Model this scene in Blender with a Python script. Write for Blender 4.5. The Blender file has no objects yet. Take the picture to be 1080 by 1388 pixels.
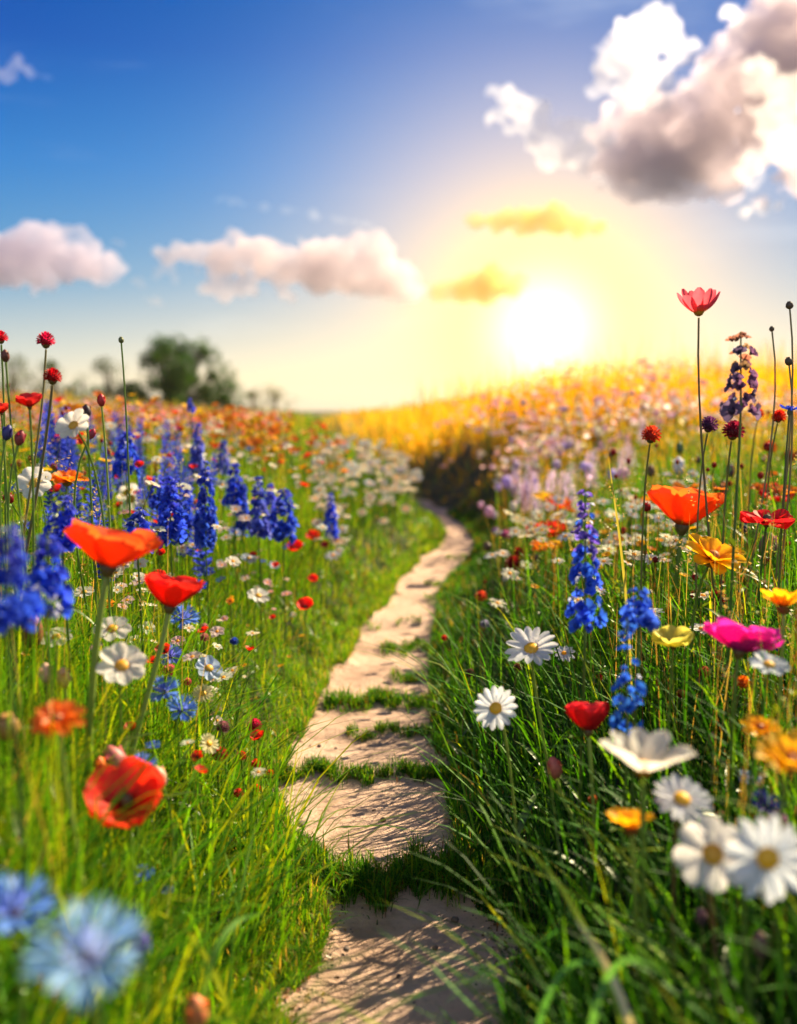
import bpy, math, random
import numpy as np
from mathutils import Vector, Matrix
R = math.radians
rng = np.random.default_rng(7)
random.seed(11)
scene = bpy.context.scene
COL = scene.collection

# ------------------------------------------------------------ camera
F, CX, CY, CAMH = 1333.0, 540.0, 694.0, 0.70
PITCH = math.atan(139/1333)
cam = bpy.data.cameras.new('camera'); cam_ob = bpy.data.objects.new('camera', cam); COL.objects.link(cam_ob)
cam_ob.location = (0, 0, CAMH); cam_ob.rotation_euler = (R(90)-PITCH, 0, 0)
cam.sensor_width = 36; cam.lens = F/1388*36; cam.clip_start = 0.02; cam.clip_end = 6000
cam.dof.use_dof = True; cam.dof.focus_distance = 1.55; cam.dof.aperture_fstop = 2.5
scene.camera = cam_ob
scene.view_settings.view_transform = 'Standard'; scene.view_settings.look = 'None'
scene.view_settings.gamma = 1; scene.view_settings.exposure = 1.5
cy = scene.cycles
cy.max_bounces = 6; cy.diffuse_bounces = 3; cy.glossy_bounces = 2; cy.transmission_bounces = 3
cy.volume_bounces = 3; cy.transparent_max_bounces = 6; cy.use_denoising = True
cy.sample_clamp_indirect = 4.0

def unproj(px, py, d):
    """pixel of the 1080x1388 photo + depth along the view axis -> world point"""
    u = (px-CX)/F*d; v = (CY-py)/F*d
    c, s = math.cos(PITCH), math.sin(PITCH)
    return Vector((u, d*c+v*s, CAMH-d*s+v*c))
def raydir(px, py):
    p = unproj(px, py, 1.0); p.z -= CAMH
    return p.normalized()

# ------------------------------------------------------------ sky and sun
def lin(c):
    return tuple((x/12.92 if x <= .04045 else ((x+.055)/1.055)**2.4) for x in (v/255 for v in c))
SUN_AZ, SUN_EL = 48.0, 36.0
GLOW = raydir(738, 447)
world = bpy.data.worlds.new('World'); scene.world = world; world.use_nodes = True
nt = world.node_tree; nt.nodes.clear()
class NB:
    def __init__(s, nt): s.nt = nt
    def n(s, t, **k):
        nd = s.nt.nodes.new(t)
        for a, b in k.items(): setattr(nd, a, b)
        return nd
    def put(s, sock, v):
        if isinstance(v, bpy.types.NodeSocket): s.nt.links.new(v, sock)
        elif v is not None: sock.default_value = v
    def m(s, op, a, b=None, c=None, clamp=False):
        nd = s.n('ShaderNodeMath', operation=op); nd.use_clamp = clamp
        s.put(nd.inputs[0], a)
        if b is not None: s.put(nd.inputs[1], b)
        if c is not None: s.put(nd.inputs[2], c)
        return nd.outputs[0]
    def mix(s, f, a, b, bt='MIX'):
        nd = s.n('ShaderNodeMix', data_type='RGBA', blend_type=bt); nd.clamp_result = False
        s.put(nd.inputs[0], f)
        for i, v in ((6, a), (7, b)):
            s.put(nd.inputs[i], v if isinstance(v, bpy.types.NodeSocket) else (*v[:3], 1))
        return nd.outputs[2]
    def ramp(s, f, stops, interp='EASE'):
        nd = s.n('ShaderNodeValToRGB'); nd.color_ramp.interpolation = interp
        e = nd.color_ramp.elements
        while len(e) < len(stops): e.new(.5)
        for el, (p, c) in zip(e, stops): el.position = p; el.color = (*c[:3], 1)
        s.put(nd.inputs[0], f); return nd.outputs[0]
    def noise(s, vec, scale, detail=3, rough=.5):
        nd = s.n('ShaderNodeTexNoise'); nd.inputs['Scale'].default_value = scale
        nd.inputs['Detail'].default_value = detail; nd.inputs['Roughness'].default_value = rough
        if vec is not None: s.nt.links.new(vec, nd.inputs['Vector'])
        return nd.outputs[0]
w = NB(nt)
tc = w.n('ShaderNodeTexCoord').outputs['Generated']
sep = w.n('ShaderNodeSeparateXYZ'); nt.links.new(tc, sep.inputs[0])
dotn = w.n('ShaderNodeVectorMath', operation='DOT_PRODUCT'); nt.links.new(tc, dotn.inputs[0]); dotn.inputs[1].default_value = GLOW
c = w.m('MAXIMUM', dotn.outputs['Value'], 0.0001)
e = sep.outputs['Z']
base = w.ramp(w.m('ADD', w.m('MULTIPLY', e, 1.6), .2, clamp=True),
    [(0, (.05, .06, .02)), (.19, (.20, .16, .06)), (.205, (.30, .27, .22)), (.28, (.19, .26, .29)), (.40, (.016, .15, .29)), (.56, (.0, .095, .29)), (.72, (.0, .040, .22)), (1, (.0, .018, .14))], 'LINEAR')
wm = w.n('ShaderNodeMapping'); nt.links.new(tc, wm.inputs[0]); wm.inputs['Scale'].default_value = (2.0, 2.0, 13.0); wm.inputs['Rotation'].default_value = (.1, .16, 0)
wisp = w.ramp(w.noise(wm.outputs[0], 1.3, 5, .6), [(.56, (0, 0, 0)), (.80, (1, 1, 1))])
col = w.mix(w.m('MULTIPLY', w.m('POWER', c, 13.0), .60), base, (.0, .17, .40))
col = w.mix(w.m('MULTIPLY', w.m('POWER', c, 52.0), .94, clamp=True), col, (.70, .49, .34))
col = w.mix(w.m('MULTIPLY', wisp, .24), col, (.42, .46, .52))
hz = w.m('MULTIPLY', w.m('POWER', 2.718, w.m('MULTIPLY', w.m('ABSOLUTE', w.m('SUBTRACT', e, .03)), -12.5)), w.m('POWER', c, 5.5))
col = w.mix(w.m('MULTIPLY', hz, .95, clamp=True), col, (.68, .54, .30))
col = w.mix(w.m('POWER', c, 240.0), col, (1.0, .60, .07))
back_fill = w.m('MULTIPLY', w.m('MAXIMUM', w.m('MULTIPLY', sep.outputs['Y'], -1.0), 0.0), w.m('GREATER_THAN', e, 0.0))
col = w.mix(w.m('MULTIPLY', back_fill, .6, clamp=True), col, (.52, .56, .62))      # brighter unseen sky behind the viewer, added as fill light
add = w.mix(1.0, col, w.mix(w.m('POWER', c, 800.0), (0, 0, 0), (.85, .78, .62)), 'ADD')
skyn = w.n('ShaderNodeTexSky', sky_type='NISHITA'); skyn.sun_disc = False
skyn.sun_elevation = R(SUN_EL); skyn.sun_rotation = R(SUN_AZ); skyn.ozone_density = 3.0
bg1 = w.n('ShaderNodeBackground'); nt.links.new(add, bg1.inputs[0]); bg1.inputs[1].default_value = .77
bg2 = w.n('ShaderNodeBackground'); nt.links.new(skyn.outputs[0], bg2.inputs[0]); bg2.inputs[1].default_value = .0002
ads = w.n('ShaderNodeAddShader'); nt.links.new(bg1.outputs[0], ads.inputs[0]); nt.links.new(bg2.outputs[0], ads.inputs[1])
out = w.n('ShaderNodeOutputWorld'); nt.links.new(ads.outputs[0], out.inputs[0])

sun = bpy.data.lights.new('sun', 'SUN'); sun.energy = 5.0; sun.angle = R(.5); sun.color = (1, .84, .58)
sun_ob = bpy.data.objects.new('sun', sun); COL.objects.link(sun_ob)
sd = Vector((math.sin(R(SUN_AZ))*math.cos(R(SUN_EL)), math.cos(R(SUN_AZ))*math.cos(R(SUN_EL)), math.sin(R(SUN_EL))))
sun_ob.rotation_euler = (-sd).to_track_quat('-Z', 'Y').to_euler()

# ------------------------------------------------------------ terrain
def pathpt(px, py):
    d = raydir(px, py); t = -CAMH/d.z; return d.x*t, d.y*t
_ed = [(1600, 370, 740), (1388, 380, 712), (1330, 405, 708), (1260, 425, 682), (1200, 415, 640), (1130, 372, 632), (1080, 364, 618), (1030, 385, 604),
       (1000, 402, 598), (950, 424, 594), (900, 462, 592), (860, 484, 598), (820, 520, 600), (790, 535, 615), (765, 562, 640),
       (745, 588, 650), (730, 600, 645), (712, 592, 630), (700, 580, 612), (690, 568, 600)]
_L = np.array([pathpt(a, y) for y, a, b in _ed]); _Rr = np.array([pathpt(b, y) for y, a, b in _ed])
_Y = np.concatenate([[-3], _L[:, 1], [8.0, 9.0, 11, 15, 22, 40, 400]])
_C = np.concatenate([[(_L[0, 0]+_Rr[0, 0])/2], (_L[:, 0]+_Rr[:, 0])/2, [.02, -.18, -.42, -.9, -1.6, -3.5, -3.5]])
_W = np.concatenate([[.11], (_Rr[:, 0]-_L[:, 0])/2, [.08, .03, .0, .0, .0, .0, .0]])
def ss(x, a, b):
    t = np.clip((x-a)/(b-a), 0, 1); return t*t*(3-2*t)
def pc(y): return np.interp(y, _Y, _C)
def pw(y): return np.interp(y, _Y, _W)
def dpath(x, y):
    """signed distance beyond the path's edge (negative on it) and side"""
    x = np.asarray(x, float); y = np.asarray(y, float)
    wob = .022*np.sin(y*9.1+1+np.sin(y*3+x*9))+.015*np.sin(y*23+x*13)+.010*np.sin(y*51+x*40)
    dx = x-pc(y); return np.abs(dx)-pw(y)+wob, dx
def vnoise(x, y, s, seed=0):
    r = np.random.default_rng(seed); v = 0
    for i in range(7):
        a = r.uniform(0, 6.28); k = s*r.uniform(.6, 1.9); p = r.uniform(0, 6.28)
        v = v+np.sin((x*np.cos(a)+y*np.sin(a))*k+p+1.3*np.sin((x*np.sin(a)-y*np.cos(a))*k*.7+p*2))
    return v/7
def T(x, y):
    d, dx = dpath(x, y); dd = np.maximum(d, 0)
    left = (.20*ss(dd, 0, .30)+.19*ss(dd, .2, 1.0))*(1-.25*ss(y, 3, 6))+.40*ss(dd, 1.2, 7)*ss(y, 3, 15)
    right = .13*ss(dd, 0, .32)+.21*ss(dd, .15, 1.2)+.30*ss(dd, 0, .45)*np.exp(-((y-7.6)/1.5)**2)+.62*ss(dd, .3, 6.5)*ss(y, 7, 14)
    t = np.where(dx < 0, left, right)
    t = t*(1-.85*ss(y, 24, 70))
    far = ss(y, 2, 10)
    t = t+(.012+.04*far)*vnoise(x, y, 3.2, 3)*ss(dd, 0, .5)+.008*vnoise(x, y, 14, 5)*ss(dd, 0, .15)
    return t-.012*(1-ss(d, -.06, .02))

# ------------------------------------------------------------ mesh helpers
def build(name, verts, faces, mat, parent=None, cols=None, smooth=False, link=True):
    """verts Nx3; faces: list of (k-gon index arrays MxK)"""
    me = bpy.data.meshes.new(name)
    verts = np.asarray(verts, np.float32)
    fs = [np.asarray(f, np.int32) for f in (faces if isinstance(faces, list) and len(faces) and not np.isscalar(faces[0][0]) and np.ndim(faces[0]) == 2 else [faces])]
    fs = [f for f in fs if len(f)]
    me.vertices.add(len(verts)); me.vertices.foreach_set('co', verts.ravel())
    loops = np.concatenate([f.ravel() for f in fs]); tot = np.concatenate([np.full(len(f), f.shape[1], np.int32) for f in fs])
    st = np.concatenate([[0], np.cumsum(tot)[:-1]]).astype(np.int32)
    me.loops.add(len(loops)); me.loops.foreach_set('vertex_index', loops)
    me.polygons.add(len(tot)); me.polygons.foreach_set('loop_start', st); me.polygons.foreach_set('loop_total', tot)
    if smooth: me.polygons.foreach_set('use_smooth', np.ones(len(tot), bool))
    me.update(calc_edges=True)
    if cols is not None:
        a = me.color_attributes.new('col', 'FLOAT_COLOR', 'POINT')
        cc = np.ones((len(verts), 4), np.float32); cc[:, :3] = cols; a.data.foreach_set('color', cc.ravel())
    if mat: me.materials.append(mat)
    if not link: return me
    o = bpy.data.objects.new(name, me); COL.objects.link(o)
    if parent: o.parent = parent
    return o
def tag(o, label=None, cat=None, group=None, kind=None):
    for k, v in (('label', label), ('category', cat), ('group', group), ('kind', kind)):
        if v: o[k] = v
    return o
def new_mat(name):
    m = bpy.data.materials.new(name); m.use_nodes = True; m.node_tree.nodes.clear(); return m, NB(m.node_tree)
def leafy(name, trans=.45, tint=(1.15, 1.05, .45), gloss=.05, rough=.45, nscale=60, namp=.25, crease=0):
    m, b = new_mat(name)
    at = b.n('ShaderNodeAttribute', attribute_name='col').outputs['Color']
    co = b.n('ShaderNodeTexCoord').outputs['Object']
    k = b.m('ADD', b.m('MULTIPLY', b.noise(co, nscale, 2), namp*2), 1-namp)
    g = b.n('ShaderNodeCombineColor'); [b.put(g.inputs[i], k) for i in range(3)]
    colr = b.mix(1.0, at, g.outputs[0], 'MULTIPLY')
    bump = None
    if crease:
        bn = b.n('ShaderNodeBump'); bn.inputs['Distance'].default_value = .0012; bn.inputs['Strength'].default_value = crease; b.put(bn.inputs['Height'], b.noise(co, 170, 4, .65)); bump = bn.outputs[0]
    tcol = b.mix(1.0, colr, tint, 'MULTIPLY')
    d = b.n('ShaderNodeBsdfDiffuse'); b.put(d.inputs[0], colr); b.put(d.inputs['Normal'], bump)
    t = b.n('ShaderNodeBsdfTranslucent'); b.put(t.inputs[0], tcol); b.put(t.inputs['Normal'], bump)
    s = b.n('ShaderNodeBsdfGlossy'); s.inputs['Roughness'].default_value = rough; s.inputs[0].default_value = (1, 1, .9, 1)
    m1 = b.n('ShaderNodeMixShader'); m1.inputs[0].default_value = trans; b.nt.links.new(d.outputs[0], m1.inputs[1]); b.nt.links.new(t.outputs[0], m1.inputs[2])
    m2 = b.n('ShaderNodeMixShader'); m2.inputs[0].default_value = gloss; b.nt.links.new(m1.outputs[0], m2.inputs[1]); b.nt.links.new(s.outputs[0], m2.inputs[2])
    o = b.n('ShaderNodeOutputMaterial'); b.nt.links.new(m2.outputs[0], o.inputs[0]); return m
M_GRASS = leafy('grass blades', .5, (1.7, 1.35, .35), .012, .55, 25, .25)
M_LEAF = leafy('herb leaves', .45, (1.4, 1.2, .4), .04, .4, 60, .2)
M_PETAL = leafy('petals', .58, (1.2, 1.12, 1.05), .02, .5, 90, .14, .55)
M_STEM = leafy('stems', .3, (1.4, 1.2, .4), .05, .4, 90, .2)
M_HEAD = leafy('flower heads', .15, (1.2, 1.0, .8), .04, .5, 300, .35)

# ground sheets
m, b = new_mat('soil')
co = b.n('ShaderNodeTexCoord').outputs['Object']
pr = b.n('ShaderNodeBsdfPrincipled'); pr.inputs['Roughness'].default_value = .95
b.put(pr.inputs['Base Color'], b.ramp(b.noise(co, 9, 6, .65), [(.3, (.028, .022, .012)), (.5, (.06, .055, .02)), (.7, (.10, .075, .04))]))
bp = b.n('ShaderNodeBump'); bp.inputs['Distance'].default_value = .01; b.put(bp.inputs['Height'], b.noise(co, 60, 5, .7)); b.put(pr.inputs['Normal'], bp.outputs[0])
o = b.n('ShaderNodeOutputMaterial'); b.nt.links.new(pr.outputs[0], o.inputs[0]); M_SOIL = m
def grid_sheet(name, xs, ys, mat, zf):
    X, Y = np.meshgrid(xs, ys); Z = zf(X, Y)
    v = np.stack([X, Y, Z], -1).reshape(-1, 3); nx, ny = len(xs), len(ys)
    i = (np.arange(ny-1)[:, None]*nx+np.arange(nx-1)[None]).ravel()
    return build(name, v, np.stack([i, i+1, i+nx+1, i+nx], 1), mat, smooth=True)
xs = np.concatenate([-np.geomspace(290, 2, 50), np.linspace(-1.96, 1.96, 260), np.geomspace(2, 290, 50)])
ys = np.concatenate([[-100, -60, -20, -8, -4, -2, -1], np.linspace(-.6, 4, 260), np.linspace(4.06, 12, 110), np.geomspace(12.2, 390, 110)])
tag(grid_sheet('ground', xs, ys, M_SOIL, lambda X, Y: T(X, Y)), kind='structure')

m, b = new_mat('packed sandy earth')
co = b.n('ShaderNodeTexCoord').outputs['Object']
mp = b.n('ShaderNodeMapping'); b.nt.links.new(co, mp.inputs[0]); mp.inputs['Scale'].default_value = (1, 1, 1)
n1 = b.noise(mp.outputs[0], 7, 5, .6); n2 = b.noise(mp.outputs[0], 55, 6, .7); n3 = b.noise(mp.outputs[0], 420, 3, .6)
col = b.ramp(n1, [(.30, (.50, .31, .20)), (.5, (.70, .46, .31)), (.72, (.80, .56, .39))])
col = b.mix(b.m('MULTIPLY', b.ramp(n2, [(.50, (0, 0, 0)), (.72, (1, 1, 1))]), .45), col, (.26, .16, .105))
col = b.mix(b.m('MULTIPLY', n3, .35), col, (.36, .26, .20))
vor = b.n('ShaderNodeTexVoronoi'); vor.feature = 'DISTANCE_TO_EDGE'; vor.inputs['Scale'].default_value = 6.5; b.nt.links.new(mp.outputs[0], vor.inputs['Vector'])
wv = b.n('ShaderNodeVectorMath', operation='ADD')
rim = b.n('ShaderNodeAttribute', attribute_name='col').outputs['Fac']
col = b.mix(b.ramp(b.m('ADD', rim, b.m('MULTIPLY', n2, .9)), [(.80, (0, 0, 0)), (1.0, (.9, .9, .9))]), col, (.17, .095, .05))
col = b.mix(b.m('MULTIPLY', b.ramp(b.noise(mp.outputs[0], 3.1, 6, .7), [(.52, (0, 0, 0)), (.66, (1, 1, 1))]), .38), col, (.34, .21, .14))
crack = b.ramp(vor.outputs['Distance'], [(0, (1, 1, 1)), (.035, (0, 0, 0))], 'LINEAR')
col = b.mix(b.m('MULTIPLY', crack, b.m('MULTIPLY', n1, .0)), col, (.1, .06, .04))
pr = b.n('ShaderNodeBsdfPrincipled'); b.put(pr.inputs['Base Color'], col); pr.inputs['Roughness'].default_value = .9
pr.inputs['Specular IOR Level'].default_value = .25
hh = b.m('ADD', b.m('MULTIPLY', n2, .55), b.m('ADD', b.m('MULTIPLY', n1, .8), b.m('MULTIPLY', n3, .22)))
bp = b.n('ShaderNodeBump'); bp.inputs['Distance'].default_value = .022; bp.inputs['Strength'].default_value = .9; b.put(bp.inputs['Height'], hh); b.put(pr.inputs['Normal'], bp.outputs[0])
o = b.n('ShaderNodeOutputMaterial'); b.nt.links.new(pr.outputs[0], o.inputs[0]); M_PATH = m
# turf strips that cross the path (photo rows) as (x0,x1,y0,y1) in world
def strip_world(px0, px1, py0, py1):
    a = pathpt(px0, py1); c2 = pathpt(px1, py0); a2 = pathpt(px1, py1); c1 = pathpt(px0, py0)
    return (a[0]+c1[0])/2, (a2[0]+c2[0])/2, a[1], c2[1]
STRIPS = [strip_world(*s) for s in [(432, 650, 1186, 1232), (395, 610, 1050, 1066), (482, 580, 996, 1007), (452, 590, 952, 972), (540, 590, 918, 932), (470, 600, 878, 892),
          (545, 600, 846, 856), (555, 610, 812, 820), (480, 520, 850, 858), (545, 600, 795, 800), (610, 650, 758, 762)]]
rows = []; NP = 41
yy = np.concatenate([np.linspace(-.5, 3.2, 620), np.linspace(3.21, 8.4, 300), np.linspace(8.5, 10, 60)])
U = np.linspace(-1, 1, NP)
PX = pc(yy)[:, None]+U[None]*(pw(yy)[:, None]+.05); PY = np.repeat(yy[:, None], NP, 1)
def PZf(X, Y):
    z = T(X, Y)+.014
    d, _ = dpath(X, Y)
    z = z+.006*vnoise(X, Y, 16, 8)+.0025*vnoise(X, Y, 60, 9)+.0012*vnoise(X, Y, 150, 10)
    for (x0, x1, y0, y1) in STRIPS:       # each turf strip sits on a shallow step
        z = z+.010*(ss(Y, y0-.02, y1+.01)-ss(Y, y1+.01, y1+.30))
    return z-.03*ss(d, -.005, .035)
PZ = PZf(PX, PY)
i = (np.arange(len(yy)-1)[:, None]*NP+np.arange(NP-1)[None]).ravel()
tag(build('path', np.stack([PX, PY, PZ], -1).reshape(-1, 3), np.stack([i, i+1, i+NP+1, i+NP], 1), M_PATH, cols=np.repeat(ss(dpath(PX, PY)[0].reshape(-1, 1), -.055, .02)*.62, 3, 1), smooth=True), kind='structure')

# ------------------------------------------------------------ grass
def blades(x, y, z, h, wd, az, lean, col0, col1, name, curl=None):
    n = len(x); ts = np.array([0, .28, .56, .82]); cx_, sx_ = np.cos(az), np.sin(az)
    tw = az+np.pi/2+rng.normal(0, .5, n); V = np.zeros((n, 9, 3), np.float32); C = np.zeros((n, 9, 3), np.float32)
    curl = np.ones(n) if curl is None else curl
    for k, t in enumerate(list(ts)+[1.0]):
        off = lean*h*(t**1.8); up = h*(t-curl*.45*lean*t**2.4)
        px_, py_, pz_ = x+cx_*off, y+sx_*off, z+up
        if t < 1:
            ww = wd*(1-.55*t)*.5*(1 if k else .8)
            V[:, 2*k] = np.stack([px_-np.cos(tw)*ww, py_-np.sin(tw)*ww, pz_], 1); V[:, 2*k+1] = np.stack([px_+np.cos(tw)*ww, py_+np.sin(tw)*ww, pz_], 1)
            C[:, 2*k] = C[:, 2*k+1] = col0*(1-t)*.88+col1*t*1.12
        else:
            V[:, 8] = np.stack([px_, py_, pz_], 1); C[:, 8] = col1
    b0 = np.arange(n)[:, None]*9
    q = np.concatenate([b0+np.array([[0, 1, 3, 2]]), b0+np.array([[2, 3, 5, 4]]), b0+np.array([[4, 5, 7, 6]])]); tr = b0+np.array([[6, 7, 8]])
    return tag(build(name, V.reshape(-1, 3), [q, tr], M_GRASS, cols=C.reshape(-1, 3), smooth=True), kind='stuff')
def sample(n, y0, y1, p=1.0, mx=.5):
    """points in the view wedge, denser near"""
    u = rng.random(n); y = (y0**(1-p)+(y1**(1-p)-y0**(1-p))*u)**(1/(1-p)) if p != 1 else y0*(y1/y0)**u
    x = rng.uniform(-1, 1, n)*(y*.46+mx); return x, y
def pal(n, cols, wts, jit=.12):
    cols = np.array(cols); k = rng.choice(len(cols), n, p=np.array(wts)/np.sum(wts))
    return cols[k]*(1+rng.normal(0, jit, (n, 1)))*(1+rng.normal(0, jit*.4, (n, 3)))
G_DK = (.014, .068, .005); G_MD = (.040, .17, .008); G_LT = (.11, .29, .008); G_YL = (.27, .36, .012); G_DRY = (.42, .30, .10); G_GOLD_GLOW = (.92, .44, .004); G_BR = (.20, .09, .03); G_PK = (.34, .15, .10)  # gold one is golden grass with the sun's glow painted into its colour
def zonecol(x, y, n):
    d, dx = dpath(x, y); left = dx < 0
    A = pal(n, [G_MD, G_LT, G_YL, G_DRY], [.24, .46, .24, .06]); B = pal(n, [G_DK, G_MD, G_LT, G_DRY], [.42, .40, .14, .04])  # right bank: dark green, with its shade deepened in the colour
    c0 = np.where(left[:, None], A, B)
    FL = pal(n, [G_LT, G_YL, G_PK, G_DRY, G_BR], [.22, .20, .26, .17, .15]); FR = pal(n, [G_GOLD_GLOW, G_YL, G_DRY, G_LT, G_BR], [.42, .20, .2, .08, .10])
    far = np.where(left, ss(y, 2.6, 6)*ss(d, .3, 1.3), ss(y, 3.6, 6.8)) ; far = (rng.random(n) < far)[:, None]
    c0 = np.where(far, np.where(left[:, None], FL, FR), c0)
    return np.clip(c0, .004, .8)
def field(n, y0, y1, p, wd, hscale, name, mx=.5, patch=True):
    x, y = sample(n, y0, y1, p, mx)
    d, dx = dpath(x, y); left = dx < 0
    keep = d > -.012
    keep &= rng.random(n) < np.where(d < .08, .75, 1)
    if patch: keep &= rng.random(n) < .62+.5*vnoise(x, y, 7, 21)
    x, y, d, left = x[keep], y[keep], d[keep], left[keep]; n = len(x)
    h = np.where(left, .03+.19*ss(d, .02, .38), .03+.16*ss(d, .02, .50))*(1+.25*vnoise(x, y, 5, 31)+.75*vnoise(x, y, 19, 33)*(1-ss(d, .15, .5)))
    h = h*(1+.5*ss(y, 5, 12))*rng.uniform(.55, 1.25, n)*hscale
    az = np.where(rng.random(n) < .35, np.where(left, 0, np.pi)+rng.normal(0, .6, n), rng.uniform(0, 6.28, n))
    lean = np.abs(rng.normal(.25, .28, n))+.35*(1-ss(d, 0, .2))
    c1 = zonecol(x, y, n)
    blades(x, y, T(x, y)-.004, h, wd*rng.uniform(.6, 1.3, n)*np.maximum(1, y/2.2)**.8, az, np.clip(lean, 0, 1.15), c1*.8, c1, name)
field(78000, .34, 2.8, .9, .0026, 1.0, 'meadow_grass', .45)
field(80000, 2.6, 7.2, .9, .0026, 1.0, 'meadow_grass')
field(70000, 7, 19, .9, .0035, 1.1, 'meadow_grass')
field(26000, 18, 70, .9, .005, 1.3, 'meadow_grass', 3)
# broad lush blades in the near corner by the path
def lush(n, px0, px1, py0, py1, d0, d1, h0, h1, name, left=False):
    P = [unproj(random.uniform(px0, px1), random.uniform(py0, py1), random.uniform(d0, d1)) for _ in range(n)]
    x = np.array([p.x for p in P]); y = np.array([p.y for p in P]); d, dx = dpath(x, y); k = (d > .02) & ((dx < 0) == left); x, y = x[k], y[k]; n = len(x)
    c1 = pal(n, [G_DK, G_MD, G_LT, G_YL], [.35, .4, .2, .05] if not left else [.03, .2, .45, .32])
    az = (np.pi if not left else 0)+rng.normal(0, 1.1, n)
    blades(x, y, T(x, y)-.004, rng.uniform(h0, h1, n), rng.uniform(.003, .006, n), az, np.clip(rng.normal(.5, .25, n), .05, 1.1), c1*.85, c1, name)
xq, yq = sample(60000, .9, 3.6, .9, .1); dq, dxq = dpath(xq, yq); kq = (dxq < 0) & (dq > .03) & (dq < 1.1); xq, yq, dq = xq[kq], yq[kq], dq[kq]; nq = len(xq)
c1 = pal(nq, [G_MD, G_LT, G_YL, G_DRY], [.22, .5, .24, .04])
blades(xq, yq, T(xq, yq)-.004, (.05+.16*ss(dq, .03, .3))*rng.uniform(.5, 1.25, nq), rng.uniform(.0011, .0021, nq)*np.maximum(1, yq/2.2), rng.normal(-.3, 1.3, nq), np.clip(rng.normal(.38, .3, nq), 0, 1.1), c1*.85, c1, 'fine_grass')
lush(2600, 600, 1250, 900, 1500, .5, 2.4, .16, .34, 'broad_grass')
lush(2200, -150, 480, 900, 1500, .35, 1.6, .14, .30, 'broad_grass', True)
# turf strips across the path and creeping fringe
X, Y, H = [], [], []
for k, (x0, x1, y0, y1) in enumerate(STRIPS):
    n = int(5200*max(.35, (x1-x0)/.25)*(1.3 if k == 0 else 1.1 if k in (1, 3) else .6 if k < 6 else .35)/(1 if y0 < 3 else 2))
    x = rng.uniform(x0-.02, x1+.05, n); yc = (y0+y1)/2+.016*np.sin(x*37+k)+.012*np.sin(x*83+2*k); y = yc+rng.normal(0, max((y1-y0)*.26, .010), n)*(.45+.55*np.sin(x*60+k*2)**2)
    kp = rng.random(n) < .52+1.1*vnoise(x*3, y*9, 14, 60+k)+(.45 if k == 0 else 0); x, y = x[kp], y[kp]; n = len(x)
    if k > 3: kp = (x-(x0+x1)/2)*(1 if k % 2 else -1) > -.02*(k % 3); x, y = x[kp], y[kp]; n = len(x)
    X.append(x); Y.append(y); H.append(rng.uniform(.008, (.055, .032, .026, .040)[k] if k < 4 else .026, n))
X, Y, H = map(np.concatenate, (X, Y, H)); n = len(X)
c1 = pal(n, [G_MD, G_LT, G_YL, G_DK, G_BR], [.35, .33, .12, .15, .05])
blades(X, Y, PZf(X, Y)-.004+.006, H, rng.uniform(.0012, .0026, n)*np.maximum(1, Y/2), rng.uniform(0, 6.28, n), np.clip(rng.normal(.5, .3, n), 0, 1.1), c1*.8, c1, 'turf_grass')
x, y = sample(60000, .7, 6.5, .9, .0); x = pc(y)+np.sign(rng.random(len(y))-.5)*(pw(y)+rng.exponential(.05, len(y))-.022); n = len(x)
d, dx = dpath(x, y); k = d > -.03-.02*vnoise(x, y, 30, 4); x, y, dx, d = x[k], y[k], dx[k], d[k]; n = len(x)
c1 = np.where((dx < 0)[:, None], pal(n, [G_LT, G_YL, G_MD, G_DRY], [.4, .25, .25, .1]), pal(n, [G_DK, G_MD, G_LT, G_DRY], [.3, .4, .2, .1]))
blades(x, y, np.maximum(T(x, y), PZf(x, y))-.004, rng.uniform(.012, .05, n)*(1+d*3), rng.uniform(.0012, .0028, n)*np.maximum(1, y/2), rng.uniform(0, 6.28, n), np.clip(rng.normal(.45, .35, n), 0, 1.15), c1*.8, c1, 'fringe_grass')

# small herb leaves (clover, feathery foliage) between the blades
def leaflets(x, y, z, L, c, name, kind='stuff', mat=None):
    n = len(x); a = rng.uniform(0, 6.28, n); el = rng.normal(.35, .45, n); roll = rng.normal(0, .5, n)
    dx_, dy_, dz_ = np.cos(a)*np.cos(el), np.sin(a)*np.cos(el), np.sin(el)
    s = np.stack([-np.sin(a)*np.cos(roll), np.cos(a)*np.cos(roll), np.sin(roll)], 1); dv = np.stack([dx_, dy_, dz_], 1); P = np.stack([x, y, z], 1); L = L[:, None]
    up = np.cross(dv, s)*-1
    V = np.stack([P, P+dv*L*.5+s*L*.24+up*L*.08, P+dv*L+up*L*-.08, P+dv*L*.5-s*L*.24+up*L*.08], 1)
    b0 = np.arange(n)[:, None]*4
    return tag(build(name, V.reshape(-1, 3), b0+np.array([[0, 1, 2]]) if False else [np.concatenate([b0+np.array([[0, 1, 2]]), b0+np.array([[0, 2, 3]])])], mat or M_LEAF, cols=np.repeat(c, 4, 0)), kind=kind)
x, y = sample(110000, .4, 7, .9, .3); d, dx = dpath(x, y)
k = (d > -.01) & (rng.random(len(x)) < np.where(dx < 0, .95, .35)*(.6+.6*vnoise(x, y, 6, 77))); x, y, d, dx = x[k], y[k], d[k], dx[k]; n = len(x)
hgt = (.02+.15*ss(d, .02, .5))*rng.random(n)**.7
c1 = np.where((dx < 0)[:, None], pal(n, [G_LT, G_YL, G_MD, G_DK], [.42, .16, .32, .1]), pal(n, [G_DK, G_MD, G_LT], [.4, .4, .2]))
leaflets(x, y, T(x, y)+hgt, rng.uniform(.006, .016, n)*np.maximum(1, y/3), c1, 'ground_cover')
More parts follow.
